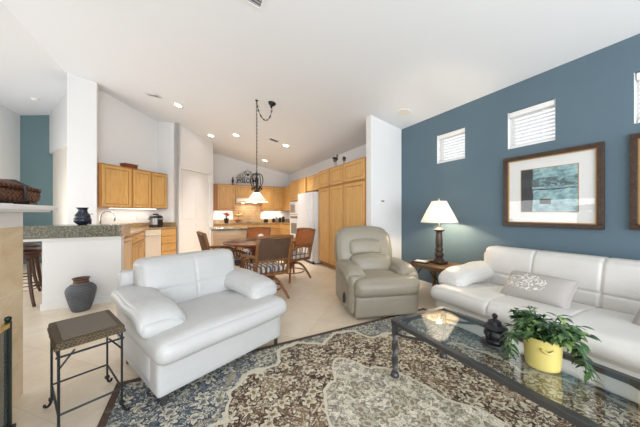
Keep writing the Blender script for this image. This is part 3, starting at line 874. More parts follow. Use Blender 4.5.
# right wall uppers in the far corner
XU = 3.17
cabinet('wall_cabinet', 'honey maple cabinet on the right wall next to the ovens', (XU, 8.5, 0), RZ, .775, .325, 1.35, 2.28, [(.01, .38, 1.37, 2.26, .34, 1.45), (.39, .765, 1.37, 2.26, .43, 1.45)])
cabinet('wall_cabinet', 'honey maple cabinet in the far right kitchen corner', (XU, 9.29, 0), RZ, .785, .325, 1.35, 2.28, [(.01, .385, 1.37, 2.26, .34, 1.45), (.395, .775, 1.37, 2.26, .43, 1.45)])
cabinet('base_cabinet', 'honey maple base cabinet along the right kitchen wall', (2.89, 9.0, 0), RZ, 1.27, .6, 0, .87,
        [(.01, .63, .12, .68, .58, .6), (.64, 1.26, .12, .68, .69, .6)], [(.01, .63, .7, .85), (.64, 1.26, .7, .85)], kick=True)
# ---- back wall
YU = 9.3
cabinet('wall_cabinet', 'wide honey maple wall cabinet left of the range hood', (.57, YU, 0), 0, .77, .325, 1.35, 2.28, [(.19, .76, 1.37, 2.26, .7, 1.45)])
cabinet('wall_cabinet', 'short honey maple cabinet above the cream range hood', (1.342, YU, 0), 0, .956, .325, 1.80, 2.28, [(.01, .475, 1.81, 2.26, .43, 1.86), (.485, .946, 1.81, 2.26, .53, 1.86)])
cabinet('wall_cabinet', 'honey maple wall cabinet right of the range hood', (2.3, YU, 0), 0, .865, .325, 1.35, 2.28, [(.01, .44, 1.37, 2.26, .39, 1.45), (.45, .855, 1.37, 2.26, .5, 1.45)])
t = thing('range_hood', 'cream range hood with two lit lamps over the cooktop', 'hood', (1.35, 9.05, 1.63))
bm = B(); poly_extrude(bm, [(0, .03, 0), (0, .57, 0), (0, .57, .165), (0, .15, .165), (0, .0, .06)], (.93, 0, 0))
obj('hood_body', bm, 'cream_appliance', t)
for x in (.25, .68):
    obj('hood_lamp', lathe(B(), [(.001, -.012), (.05, -.01), (.055, 0), (.001, .001)], 14, (x, .2, 0)), 'hood_light', t)
l = area('hood_lamp_light', (.465, .25, -.02), (0, 0, 0), .6, .1, 6, (1, .88, .7)); l.parent = t
cabinet('base_cabinet', 'honey maple base cabinets under the cooktop counter, left part', (.57, 9.0, 0), 0, 1.16, .6, 0, .87,
        [(.01, .575, .12, .68, .52, .6), (.585, 1.15, .12, .68, .64, .6)], [(.01, .575, .7, .85), (.585, 1.15, .7, .85)], kick=True)
cabinet('base_cabinet', 'honey maple base cabinets under the cooktop counter, right part', (1.732, 9.0, 0), 0, 1.15, .6, 0, .87,
        [(.01, .57, .12, .68, .52, .6), (.58, 1.14, .12, .68, .63, .6)], [(.01, .57, .7, .85), (.58, 1.14, .7, .85)], kick=True)
t = thing('kitchen_counter', 'tan granite worktop with upstand along the far kitchen wall', 'worktop', (0, 0, 0))
bm = B(); poly_extrude(bm, [(.56, 8.97, .87), (2.86, 8.97, .87), (2.86, 7.73, .87), (XB-.005, 7.73, .87), (XB-.005, YB-.005, .87), (.56, YB-.005, .87)], (0, 0, .04))
obj('worktop', bm, 'granite_warm', t)
bm = B(); box(bm, .56, XB-.03, YB-.028, YB-.006, .911, 1.03); box(bm, XB-.028, XB-.006, 7.73, YB-.03, .911, 1.03)
obj('upstand', bm, 'granite_warm', t)
obj('backsplash', box(B(), 1.3, 2.32, YB-.04, YB-.03, .912, 1.79), 'splash_tile', t)
t = thing('cooktop', 'flat black cooktop on the far kitchen counter under the hood', 'cooktop', (1.8, 9.25, .91))
obj('glass_top', box(B(), -.38, .38, -.24, .24, 0, .012, .003), 'dark_glass', t)
for x, y, r_ in ((-.2, -.1, .09), (.2, -.1, .1), (-.2, .12, .1), (.2, .12, .08)):
    obj('burner', lathe(B(), [(r_, .012), (r_, .016), (r_-.012, .018), (.02, .016), (.001, .016)], 18, (x, y, 0), cap=False), 'steel', t)
lt = thing('under_cabinet_light', 'bright light strip below the far right kitchen cabinets', 'light', (2.73, 9.42, 0))
obj('strip', box(B(), -.35, .35, -.02, .02, 1.332, 1.348), 'white_plastic', lt); obj('lens', box(B(), -.34, .34, -.015, .015, 1.326, 1.332), 'led', lt)
l = area('strip_lamp', (0, 0, 1.32), (0, 0, 0), .7, .04, 5, (1, .93, .82)); l.parent = lt
lt = thing('under_cabinet_light', 'bright light strip below the far left kitchen cabinet', 'light', (.95, 9.42, 0))
obj('strip', box(B(), -.3, .3, -.02, .02, 1.332, 1.348), 'white_plastic', lt); obj('lens', box(B(), -.29, .29, -.015, .015, 1.326, 1.332), 'led', lt)
l = area('strip_lamp', (0, 0, 1.32), (0, 0, 0), .6, .04, 3.5, (1, .93, .82)); l.parent = lt
# island
t = cabinet('kitchen_island', 'pale wood kitchen island with drawers and grey granite top behind the dining table', (.40, 6.1, 0), 0, .84, .75, 0, .86,
        (), [(.03, .81, .66, .84), (.03, .81, .45, .645), (.03, .81, .13, .435)], kick=True, mat='pale_maple', mh='pale_maple')
t['category'] = 'island'
obj('granite_top', box(B(), -.035, .875, -.035, .785, .86, .9, .008), 'granite', t)

# flowers, fruit stand and small things on the far counter
t = thing('flower_pot', 'black pot of red flowers on the far counter left of the cooktop', 'plant', (1.03, 9.2, .91))
obj('pot', lathe(B(), [(.06, 0), (.085, .15), (.09, .17), (.08, .17), (.078, .15)], 18), 'black_plastic', t, True, auto=40)
bm = B()
for k in range(16):
    a = random.random()*2*PI; r_ = random.random()*.1
    tube(bm, [(0, 0, .15), (r_*math.cos(a)*.6, r_*math.sin(a)*.6, .22), (r_*math.cos(a), r_*math.sin(a), .26+random.random()*.07)], .004, 5)
obj('stem', bm, 'green_leaf', t)
bm = B()
for k in range(16):
    a = random.random()*2*PI; r_ = random.random()*.13; z = .26+random.random()*.09
    for j in range(5):
        b = j*2*PI/5
        soft(bm, (r_*math.cos(a)+.022*math.cos(b), r_*math.sin(a)+.022*math.sin(b), z), (.04, .04, .022), .011, n=3)
obj('blossom', bm, 'red_flower', t, True)
t = thing('fruit_stand', 'two tier black wire fruit stand with fruit on the far counter', 'fruit stand', (1.42, 9.15, .91))
bm = B()
tube(bm, [(0, 0, 0), (0, 0, .42)], .007, 8)
for z, r_ in ((.06, .15), (.24, .13)):
    tube(bm, [(r_*math.cos(k*PI/12), r_*math.sin(k*PI/12), z+.04) for k in range(24)], .005, 6, True)
    tube(bm, [(r_*.6*math.cos(k*PI/12), r_*.6*math.sin(k*PI/12), z) for k in range(24)], .005, 6, True)
    for k in range(10):
        a = k*2*PI/10; tube(bm, [(0, 0, z), (r_*.6*math.cos(a), r_*.6*math.sin(a), z), (r_*math.cos(a), r_*math.sin(a), z+.04)], .003, 5)
for k in range(3):
    a = k*2*PI/3; tube(bm, [(.0, 0, .05), (.11*math.cos(a), .11*math.sin(a), 0.005)], .006, 6)
obj('wire_frame', bm, 'black_metal', t)
for k, (dx, dy, rz) in enumerate(((-.03, -.05, .2), (.0, -.045, .5), (.035, -.03, .1), (.03, .03, -.5))):
    pts = bez([(-.09, 0, .04), (-.05, -.02, -.015), (.05, -.02, -.015), (.1, 0, .05)], 8)
    b = obj('banana', tube(B(), pts, [.006, .014, .018, .019, .019, .018, .016, .011, .005], 8), 'banana', None, True, loc=(1.42+dx, 9.15+dy, 1.18+.008*k), rot=(0, 0, rz))
    tag(b, 'yellow banana in the upper tier of the fruit stand', 'fruit', 'bananas in the fruit stand')
for k, (dx, dy) in enumerate(((-.05, -.06), (.05, -.06), (0, .04))):
    b = obj('apple', lathe(B(), prof_smooth([(.002, .008), (.02, 0), (.038, .03), (.034, .06), (.012, .068), (.002, .06)], 3), 14), 'apple', None, True, loc=(1.42+dx, 9.15+dy, .978))
    tag(b, 'red apple in the lower tier of the fruit stand', 'fruit', 'apples in the fruit stand')
t = thing('cooking_pot', 'small black pot on the far counter right of the cooktop', 'pot', (2.42, 9.2, .91))
obj('body', lathe(B(), [(.075, 0), (.09, .02), (.095, .12), (.09, .125), (.001, .15)], 20), 'black_plastic', t, True, auto=40)
obj('lid_knob', lathe(B(), [(.012, .148), (.018, .165), (.001, .175)], 10), 'black_plastic', t, True)
for k, (x, h_, mt) in enumerate(((2.72, .12, 'dark_wood'), (2.84, .2, 'steel'), (2.98, .15, 'black_plastic'), (3.12, .18, 'lamp_wood'))):
    t = thing('canister', ['low wooden canister on the far counter, first right of the black pot', 'tall steel canister in the far corner counter row', 'black canister in the far corner counter row', 'brown canister nearest the far right corner'][k], 'canister', (x, 9.25+.03*(k % 2), .91), 0, 'canisters on the far counter')
    obj('body', lathe(B(), [(.05, 0), (.058, .01), (.058, h_-.02), (.055, h_)], 16), mt, t, True, auto=40)
    obj('lid', lathe(B(), [(.06, h_), (.06, h_+.02), (.02, h_+.03), (.015, h_+.05), (.001, h_+.055)], 16), mt, t, True, auto=40)

# welcome sign on the cabinets
t = thing('welcome_sign', 'black iron welcome sign with scrolls and a heart above the hood cabinets', 'sign', (1.80, 9.42, 2.28))
cu = bpy.data.curves.new('letters', 'FONT'); cu.body = 'WELCOME'; cu.size = .2; cu.extrude = .008; cu.offset = .004
cu.align_x = 'CENTER'; cu.space_character = 1.0
tmp = bpy.data.objects.new('tmp', cu); COL.objects.link(tmp)
dg = bpy.context.evaluated_depsgraph_get(); me = bpy.data.meshes.new_from_object(tmp.evaluated_get(dg))
bpy.data.objects.remove(tmp)
wd = max(v.co.x for v in me.vertices)-min(v.co.x for v in me.vertices)
for v in me.vertices: v.co = Vector((v.co.x*.80/wd, -v.co.z, v.co.y+.12))
me.materials.clear(); me.materials.append(M['black_metal'])
lo = bpy.data.objects.new('lettering', me); COL.objects.link(lo); lo.parent = t
bm = B()
tube(bm, [(-.42, 0, .10), (.42, 0, .10)], .008, 6); tube(bm, [(-.42, 0, .285), (.42, 0, .285)], .008, 6)
for x in (-.38, .38): tube(bm, [(x, 0, .0), (x, 0, .285)], .008, 6); box(bm, x-.03, x+.03, -.05, .05, 0, .008)
obj('stand_frame', bm, 'black_metal', t)
def scroll(bm, c, r0, sgn, turns=1.4, r=.007, start=0):
    pts = []
    for k in range(26):
        u = k/25; a = start+sgn*u*turns*2*PI; rr = r0*(1-u*.75)
        pts.append((c[0]+rr*math.cos(a), c[1], c[2]+rr*math.sin(a)))
    tube(bm, pts, r, 5)
bm = B()
for sg in (-1, 1):
    scroll(bm, (sg*.13, 0, .37), .08, sg, start=-PI/2 if sg > 0 else -PI/2)
    scroll(bm, (sg*.29, 0, .345), .055, -sg, start=-PI/2)
    scroll(bm, (sg*.07, 0, .47), .06, -sg, start=PI/2)
    tube(bm, bez([(sg*.38, 0, .29), (sg*.34, 0, .42), (sg*.2, 0, .42), (sg*.1, 0, .52), (0, 0, .56)], 14), .007, 5)
obj('scrollwork', bm, 'black_metal', t)
bm = B(); pts = []
for k in range(28):
    a = 2*PI*k/28; pts.append((.0034*16*math.sin(a)**3, -.008, .40+.0034*(13*math.cos(a)-5*math.cos(2*a)-2*math.cos(3*a)-math.cos(4*a))))
poly_extrude(bm, pts, (0, .016, 0)); obj('heart', bm, 'black_metal', t)
t = thing('figurine', 'small dark figurine beside the welcome sign on the cabinets', 'figurine', (1.27, 9.4, 2.28))
obj('body', lathe(B(), prof_smooth([(.05, 0), (.05, .02), (.02, .05), (.035, .12), (.045, .17), (.02, .21), (.03, .25), (.002, .285)], 4), 14), 'bird_dark', t, True)
obj('base', box(B(), -.06, .06, -.05, .05, 0, .018, .003), 'bird_dark', t)

# bird figures on the pantry
def bird(loc, rz, s, label, tall):
    t = thing('bird_figurine', label, 'figurine', loc, rz, 'bird figurines on the pantry')
    L = .2*s; zb = .16*s if tall else .12*s
    def wp(P, p):
        P = P.copy(); k = (p[0]+1)/2
        P.y *= .55+.45*math.sin(PI*min(1, .15+k*.8)); P.z *= .45+.55*math.sin(PI*min(1, .1+k*.8)); P.z += .05*s*p[0]; return P
    obj('body', soft(B(), (0, 0, zb+.06*s), (L, .1*s, .11*s), .05*s, n=8, warp=wp), 'bird', t, True)
    hx = .11*s; hz = zb+.19*s if tall else zb+.15*s
    bm = B(); tube(bm, [(.06*s, 0, zb+.08*s), (.09*s, 0, zb+.13*s), (hx, 0, hz)], [.03*s, .022*s, .022*s], 8)
    obj('neck', bm, 'bird', t, True)
    bm = B(); soft(bm, (hx+.01*s, 0, hz+.01*s), (.06*s, .045*s, .045*s), .022*s, n=5); tube(bm, [(hx+.03*s, 0, hz+.01*s), (hx+.1*s, 0, hz)], [.009*s, .001], 6)
    obj('head', bm, 'bird_dark', t, True)
    obj('wing', soft(B(), (-.02*s, 0, zb+.085*s), (.19*s, .105*s, .06*s), .028*s, n=6), 'bird_dark', t, True)
    for y in (-.02*s, .02*s):
        bm = B(); tube(bm, [(0, y, zb+.03*s), (0.004, y, 0.012)], .006*s, 6); box(bm, -.03*s, .05*s, y-.012*s, y+.012*s, 0, .012, .003)
        obj('leg', bm, 'bird_dark', t)
bird((2.87, 4.86, 2.28), R(35), .85, 'taller grey bird figurine on top of the pantry cabinets', True)
bird((2.87, 4.50, 2.28), R(60), .7, 'shorter dark bird figurine on top of the pantry, nearer the partition', False)
#==MORE==
# ================================================================== LIVING ROOM
RUGZ = .010
rug = obj('area_rug', box(B(), -1.6, 1.6, -1.95, 1.95, 0, RUGZ, .003), 'rug', None, loc=(1.1, .35, 0))
tag(rug, 'large faded blue, brown and cream medallion rug under the seating', 'rug')

def leather_sofa(name, label, cat, loc, rz, W, D, bx, seams, mat, ztop=.86):
    t = thing(name, label, cat, loc, rz)
    obj('base', soft(B(), (W/2, D/2-.06, .21), (W-.01, D-.14, .27), .022, (.005, .01, 0), 12), mat, t, True)
    def grooves(x):
        return sum(gauss(x-s, .011) for s in seams)
    def ws(P, p):                                            # seat: rounded front roll, seams
        P = P.copy()
        if W > 1.5:
            if p[2] > -.2: P.z -= .007*grooves(P.x+W/2)*(1 if p[2] > 0 else .3)
            if p[1] < 0: P.y += .006*grooves(P.x+W/2)*max(0, -p[1])
        P.z += .02*math.sin(P.x*9)*math.sin(P.y*7)*.25
        P.z -= .012*max(0, p[1])
        return P
    nx = 30 if W < 1.5 else 48
    obj('seat_cushion', soft(B(), (W/2, .31, .375), (W+.05, .78, .165), .078, (0, .015, .022), (nx, 16, 10), ws, cuts={0: [(q-W/2)/((W+.05)/2) for q in seams]}), mat, t, True)
    for sg, x0 in ((-1, 0.0), (1, W)):
        cx = x0-sg*.085
        def wa(P, p, sg=sg):
            P = P.copy(); f = max(0, -p[1])
            P.x += sg*.02*max(0, p[2])
            return P
        obj('arm', soft(B(), (cx-sg*.02, D/2+.01, .33), (.22, D-.22, .42), .032, (.006, .008, .005), 14, wa), mat, t, True)
        def wp(P, p, sg=sg):
            P = P.copy(); f = max(0, -p[1])
            P.z -= .07*f**3
            P.z -= .035*max(0, -sg*p[0])**1.5
            P.z += .03*max(0, p[1])
            P.z += .006*math.sin(P.y*16+sg)
            return P
        obj('arm_pad', soft(B(), (cx-sg*.005, D/2+.0, .555), (.30, D-.22, .125), .055, (.006, .008, .018), (14, 18, 12), wp), mat, t, True)
    b0, b1 = bx; BW = b1-b0; bz0 = .40; H = ztop-bz0; zs = .065 if W > 1.5 else .03
    def wb(P, p):
        P = P.copy(); X = P.x+(b0+b1)/2
        if p[1] < .3:
            k = max(0, -p[1]) if p[1] < 0 else 0
            P.y += (.013 if W > 1.5 else .006)*grooves(X)*k
            P.y += (.012 if W > 1.5 else .007)*gauss(P.z+zs, .011)*k
        else: pass
        if p[2] > .3: P.z -= (.008 if W > 1.5 else .002)*grooves(X)*p[2]
        P.y += .22*(P.z+H/2)
        P.y += .004*math.sin(X*17)*math.sin(P.z*15)
        return P
    obj('backrest', soft(B(), ((b0+b1)/2, D-.27, (bz0+ztop)/2), (BW, .21, H), .055, (.008, .028, .006), (nx, 10, 30), wb, cuts={0: [(q-(b0+b1)/2)/(BW/2) for q in seams], 2: [-zs/(H/2)]}), mat, t, True)
    obj('back_frame', soft(B(), (W/2, D-.085, .43), (W+.0, .11, .66), .035, n=10), mat, t, True)
    for x in (.05, W-.05):
        for y in (.035, D-.18):
            zb = RUGZ if y < .1 else 0
            if name == 'sofa': zb = 0 if y > .4 else RUGZ
            obj('leg', box(B(), x-.014, x+.014, y-.010, y+.010, zb, .105, .002), 'table_iron', t)
    return t
love = leather_sofa('loveseat', 'white leather oversized armchair standing half on the rug at left', 'armchair', (-.2, 1.84, 0), R(24.5), 1.05, .97, (.10, .98), [.54], 'leather_white', .855)
sofa = leather_sofa('sofa', 'long ivory leather sofa under the framed picture by the blue wall', 'sofa', (2.42, 1.915, 0), R(-90), 2.3, 1.06, (.10, 2.2), [.60, 1.10, 1.60], 'leather_cream', .85)

def throw_pillow(loc, rz, w, h, label, lean):
    def w_(P, p):
        P = P.copy(); e = 1-.10*(p[0]**2)*(1-p[2]**2)
        k = (1-abs(p[0])**3)*(1-abs(p[2])**3)
        P.y *= .12+.88*k**.6; P.x *= 1-.05*(1-p[2]**2)*abs(p[0]); P.z *= 1-.07*(1-p[0]**2)*abs(p[2]); return P
    o = obj('throw_pillow', soft(B(), (0, 0, 0), (w, .16, h), .05, n=(20, 6, 16), warp=w_), 'pillow', None, True, loc=loc, rot=(lean, 0, rz))
    return tag(o, label, 'pillow', 'grey pillows on the sofa')
throw_pillow((2.79, 1.125, .565), R(-89), .51, .34, 'grey oblong pillow with pale floral embroidery in the middle of the sofa', R(-50))
throw_pillow((2.82, .31, .58), R(-97), .50, .34, 'grey pillow on the sofa cut off by the right edge of the photo', R(-45))

# recliner
t = thing('recliner', 'taupe leather recliner in front of the white partition', 'armchair', (2.055, 2.255, 0), R(-16.4))
mt = 'leather_grey'
obj('base', box(B(), -.36, .36, .1, .76, .03, .3, .02), mt, t)
obj('foot_glide', box(B(), -.33, .33, .14, .72, .0105, .03), 'black_plastic', t)
obj('footrest_panel', soft(B(), (0, .06, .155), (.80, .12, .25), .025, (0, .008, 0), 10), mt, t, True)
def wf(P, p):
    P = P.copy(); P.y += .05*max(0, -p[2])**2*(1 if p[1] < 0 else 0); return P
obj('footrest_pad', soft(B(), (0, .1, .36), (.82, .32, .235), .085, (.0, .02, .02), 14, wf), mt, t, True)
obj('seat_cushion', soft(B(), (0, .38, .39), (.56, .52, .18), .06, (0, 0, .03), 12), mt, t, True)
for sg in (-1, 1):
    obj('arm', soft(B(), (sg*.365, .42, .28), (.17, .72, .46), .05, (.012, .01, 0), 12), mt, t, True)
    def wp(P, p, sg=sg):
        P = P.copy(); f = max(0, -p[1]); P.z -= .07*f**3; P.z -= .02*abs(p[0])**2; P.z += .02*max(0, p[1]); return P
    obj('arm_pad', soft(B(), (sg*.35, .39, .525), (.26, .58, .135), .07, (.008, .015, .02), 14, wp), mt, t, True)
def lean(P, zc, base=.42, k=.24): return k*(P.z+zc-base)
def wbk(P, p):
    P = P.copy(); P.y += lean(P, .73)
    P.x *= 1-.06*max(0, p[2])**2-.03*max(0, -p[2])
    P.z -= .05*abs(p[0])**3*max(0, p[2])
    return P
obj('backrest', soft(B(), (-.035, .66, .73), (.83, .24, .64), .09, (.01, .01, .015), 18, wbk), mt, t, True)
for (nm, z, w, h, th, pf, yc, xc) in (('head_pillow', .785, .48, .22, .1, .015, .55, -.045), ('lumbar_cushion', .565, .56, .25, .20, .05, .50, -.01)):
    def wq(P, p, z=z):
        P = P.copy(); P.y += lean(P, z); P.z -= .03*abs(p[0])**2*max(0, p[2]); return P
    obj(nm, soft(B(), (xc, yc, z), (w, th, h), .045, (0, pf, .01), 12, wq), mt, t, True)
bm = B(); tube(bm, bez([(-.45, .27, .26), (-.475, .25, .22), (-.48, .22, .15)], 6), [.018, .02, .021, .02, .018, .016, .012], 8); tube(bm, [(-.42, .27, .25), (-.46, .27, .25)], .022, 10)
obj('recline_lever', bm, 'black_plastic', t, True)

# coffee table (iron frame, glass top)
t = thing('coffee_table', 'long iron coffee table with glass top and twisted legs on the rug', 'table', (1.65, .775, RUGZ))
hx, hy, zt = .30, .68, .43
bm = B()
box(bm, -hx, hx, hy-.042, hy, zt-.032, zt, .004); box(bm, -hx, hx, -hy, -hy+.042, zt-.032, zt, .004)
box(bm, -hx, -hx+.042, -hy+.042, hy-.042, zt-.032, zt, .004); box(bm, hx-.042, hx, -hy+.042, hy-.042, zt-.032, zt, .004)
obj('frame', bm, 'table_iron', t)
obj('glass_top', box(B(), -hx+.04, hx-.04, -hy+.04, hy-.04, zt-.010, zt-.001), 'table_glass', t)
for sx in (-1, 1):
    for sy in (-1, 1):
        bm = B(); rings = []
        n = 44
        for k in range(n+1):
            z = .02+(zt-.05)*k/n; a = PI/4+(z*14 if .04 < z < zt-.07 else (0.04 if z <= .04 else zt-.07)*14)
            w_ = .0235
            rings.append([bm.verts.new((sx*(hx-.022)+w_*math.cos(a+j*PI/2), sy*(hy-.022)+w_*math.sin(a+j*PI/2), z)) for j in range(4)])
        for a, b in zip(rings, rings[1:]):
            for j in range(4): bm.faces.new((a[j], a[(j+1) % 4], b[(j+1) % 4], b[j]))
        bm.faces.new(list(reversed(rings[0]))); bm.faces.new(rings[-1])
        lg = obj('leg', bm, 'table_iron', t)
        obj('foot', lathe(B(), [(.001, 0), (.03, 0), (.032, .012), (.026, .03), (.02, .035), (.001, .036)], 14, (sx*(hx-.022), sy*(hy-.022), 0)), 'table_iron', lg, True, auto=40)
        for ax in (0, 1):
            if ax == 0: ps = [(sx*(hx-.03), sy*(hy-.022), zt-.10), (sx*(hx-.1), sy*(hy-.022), zt-.085), (sx*(hx-.19), sy*(hy-.022), zt-.03)]
            else: ps = [(sx*(hx-.022), sy*(hy-.03), zt-.10), (sx*(hx-.022), sy*(hy-.16), zt-.085), (sx*(hx-.022), sy*(hy-.30), zt-.03)]
            obj('corner_brace', tube(B(), bez(ps, 8), .010, 8), 'table_iron', t, True)
ZT = RUGZ+zt

# lidded pot
t = thing('lidded_jar', 'squat black cast iron lidded jar on the glass table beside the plant', 'jar', (1.67, .885, ZT))
obj('base_plate', lathe(B(), [(.072, 0), (.078, .006), (.074, .016), (.055, .022)], 24), 'cast_iron', t, True, auto=40)
obj('body', lathe(B(), prof_smooth([(.052, .02), (.05, .035), (.06, .06), (.055, .085), (.044, .1)], 4), 24), 'cast_iron', t, True, auto=50)
obj('lid', lathe(B(), prof_smooth([(.045, .098), (.066, .104), (.066, .110), (.04, .125), (.034, .142), (.016, .152), (.009, .16), (.015, .17), (.013, .182), (.002, .19)], 4), 24), 'cast_iron', t, True, auto=50)
for sg in (-1, 1):
    obj('ear_handle', tube(B(), [(sg*(.052+.022*math.sin(a)), 0, .072+.02*math.cos(a)) for a in [PI*k/8 for k in range(9)]], .006, 6), 'cast_iron', t, True)

# plant
PL = Vector((1.66, .645, ZT))
t = thing('potted_plant', 'green leafy plant in a yellow glazed pot on the glass coffee table', 'plant', PL)
obj('pot', lathe(B(), prof_smooth([(.066, 0), (.073, .01), (.078, .08), (.081, .145), (.083, .158), (.078, .16), (.074, .148), (.073, .135)], 3), 32), 'yellow_pot', t, True, auto=60)
for a in (R(215), R(35)):
    c, s_ = math.cos(a), math.sin(a)
    pts = [((.079+.012*math.sin(PI*k/8))*c-(-.025+.05*k/8)*s_, (.079+.012*math.sin(PI*k/8))*s_+(-.025+.05*k/8)*c, .118-.012*math.sin(PI*k/8)) for k in range(9)]
    obj('pot_handle', tube(B(), pts, .006, 6), 'yellow_pot', t, True)
obj('soil', lathe(B(), [(.074, .135), (.074, .141), (.001, .145)], 20), 'soil', t)
def leaf(bm, base, d, up, L, w, fold=.25, droop=.3):
    d = d.normalized(); s_ = d.cross(up)
    if s_.length < 1e-3: s_ = Vector((1, 0, 0))
    s_.normalize(); u = s_.cross(d).normalized()
    n = 5; rows = []
    for i in range(n+1):
        k = i/n; wd = w*math.sin(PI*min(.985, k**.8*.97+.02))**.8*.5
        c = base+d*(L*k)-Vector((0, 0, 1))*(droop*L*k*k)
        rows.append((bm.verts.new(c-s_*wd+u*(wd*fold)), bm.verts.new(c), bm.verts.new(c+s_*wd+u*(wd*fold))))
    for a, b in zip(rows, rows[1:]):
        bm.faces.new((a[0], a[1], b[1], b[0])); bm.faces.new((a[1], a[2], b[2], b[1]))
rnd = random.Random(3)
bm = B(); bs = B()
for k in range(58):
    a = rnd.random()*2*PI; rr = .01+.05*rnd.random()
    out = Vector((math.cos(a), math.sin(a), 0))
    tilt = rnd.uniform(.15, 1.25)
    L = rnd.uniform(.09, .175)
    p0 = out*rr+Vector((0, 0, .145))
    tip = p0+out*(L*math.sin(tilt))+Vector((0, 0, L*math.cos(tilt)*.72+.01))
    mid = p0.lerp(tip, .5)+Vector((0, 0, .035))
    pts = bez([p0, mid, tip], 6)
    tube(bs, pts, .0028, 5)
    for j in range(11):
        u = .30+.70*j/10
        q = pts[min(6, int(u*6))]
        b = a+j*2.4+rnd.uniform(-.4, .4)
        d = Vector((math.cos(b), math.sin(b), rnd.uniform(-.15, .55)))*.8+out*.5
        leaf(bm, q, d, Vector((0, 0, 1)), rnd.uniform(.036, .062), rnd.uniform(.020, .030), .3, rnd.uniform(.1, .5))
def vine(start, pts, n):
    path = bez([start]+pts, 10); tube(bs, path, .0025, 5)
    for j in range(n):
        q = path[int(1+9*j/(n-1))]; b = j*2.1+rnd.random()
        leaf(bm, q, Vector((math.cos(b), math.sin(b), rnd.uniform(-.6, .1))), Vector((0, 0, 1)), rnd.uniform(.035, .055), rnd.uniform(.018, .026), .25, .5)
V = Vector
vine(V((-.05, .05, .15)), [V((-.10, .10, .20)), V((-.14, .085, .12)), V((-.12, .09, .02))], 17)
vine(V((-.03, .06, .15)), [V((-.07, .13, .20)), V((-.11, .13, .10)), V((-.10, .12, .03))], 13)
vine(V((.05, -.06, .15)), [V((.09, -.10, .19)), V((.10, -.13, .10)), V((.09, -.14, .02))], 22)
vine(V((.0, -.07, .15)), [V((.03, -.13, .19)), V((.03, -.16, .10)), V((.02, -.18, .02))], 18)
obj('stem', bs, 'green_leaf', t)
fo = obj('foliage', bm, 'foliage', t, True)

# side table
t = thing('side_table', 'small woven top side table on thin dark iron legs beside the armchair', 'table', (-.605, 2.085, 0), R(24))
bx_, by_ = .150, .205
def wt(P, p):
    P = P.copy(); k = 1+.05*max(0, -p[2]); P.x *= k; P.y *= k; return P
obj('woven_rim', soft(B(), (0, 0, .527), (.305, .42, .042), .010, n=8, warp=wt), 'side_weave', t)
obj('top_inset', box(B(), -.122, .122, -.178, .178, .546, .5515, .002), 'cane_top', t)
for sx in (-1, 1):
    for sy in (-1, 1):
        x, y = sx*(bx_-.012), sy*(by_-.012)
        lg = obj('leg', tube(B(), [(x, y, .51), (x, y, .06), (x+sx*.004, y+sy*.004, .035)], .0062, 8), 'dark_metal', t)
        bm = B(); o2 = .7071
        tube(bm, bez([(x, y, .06), (x+sx*.005, y+sy*.005, .0), (x+sx*.034, y+sy*.034, .0), (x+sx*.03, y+sy*.03, .024)], 8), .0075, 8)
        soft(bm, (x, y, .06), (.03, .03, .022), .01, n=4)
        obj('curled_foot', bm, 'black_metal', lg)
bm = B()
for y in (-by_+.012, by_-.012): tube(bm, [(-bx_+.012, y, .15), (bx_-.012, y, .15)], .006, 6)
for x in (-bx_+.012, bx_-.012): tube(bm, [(x, -by_+.012, .15), (x, by_-.012, .15)], .006, 6)
obj('stretcher', bm, 'dark_metal', t)
bm = B()
for x in (-bx_+.012, bx_-.012): tube(bm, [(x, -by_-.005, .465), (x, by_+.005, .465)], .006, 6)
for y in (-by_+.012, by_-.012):
    tube(bm, [(-bx_, y, .465), (bx_, y, .465)], .006, 6)
    for sx in (-1, 1): tube(bm, [(sx*(bx_-.012), y, .40), (sx*(bx_-.075), y, .485)], .005, 6)
obj('upper_rail', bm, 'dark_metal', t)

# fire screen
t = thing('fire_screen', 'dark green metal fire screen with brass top edge by the fireplace', 'screen', (-.955, 1.55, 0))
bm = B(); box(bm, -.012, .012, .541, .565, .02, .625, .003); box(bm, -.012, .012, -.565, -.541, .02, .625, .003); box(bm, -.012, .012, -.541, .541, .02, .042, .003)
obj('frame', bm, 'green_metal', t)
obj('brass_rail', box(B(), -.014, .014, -.541, .541, .592, .62, .004), 'brass', t)
obj('mesh_panel', box(B(), -.003, .003, -.541, .541, .042, .592), 'screen_mesh', t)
for y in (-.553, .553):
    obj('finial', lathe(B(), [(.001, .655), (.013, .65), (.016, .638), (.01, .625), (.001, .624)], 10, (0, y, 0)), 'green_metal', t, True)
    obj('foot', box(B(), -.03, .03, y-.012, y+.012, 0, .02, .004), 'green_metal', t)

# basket on the mantel
t = thing('wicker_basket', 'dark brown lidded wicker basket lying on the white mantel', 'basket', (-1.15, 2.15, 1.305))
def wk(P, p):
    P = P.copy(); P.z += .003*math.sin(P.y*60)+.002*math.sin(P.x*80); return P
obj('body', soft(B(), (0, 0, .06), (.36, .73, .085), .035, (.01, .012, 0), 14, wk), 'basket', t, True)
def wl(P, p):
    P = P.copy()
    if p[2] > 0: P.z += .018*(1-p[1]**2)*(1-p[0]**2); P.z -= .03*abs(p[1])**3
    return P
obj('lid', soft(B(), (0, 0, .116), (.36, .73, .045), .024, (.01, .012, .008), 14, wl), 'basket', t, True)
for y in (-.2, .12):
    bm = B(); tube(bm, [(.195, y, .03), (.195, y, .09), (.19, y, .125), (.15, y, .15), (-.15, y, .15), (-.19, y, .125), (-.2, y, .03)], .010, 6)
    obj('strap', bm, 'bird_dark', t, True)
for x in (-.13, .13):
    for y in (-.28, .28): obj('foot', box(B(), x-.04, x+.04, y-.05, y+.05, 0, .022, .004), 'black_plastic', t)

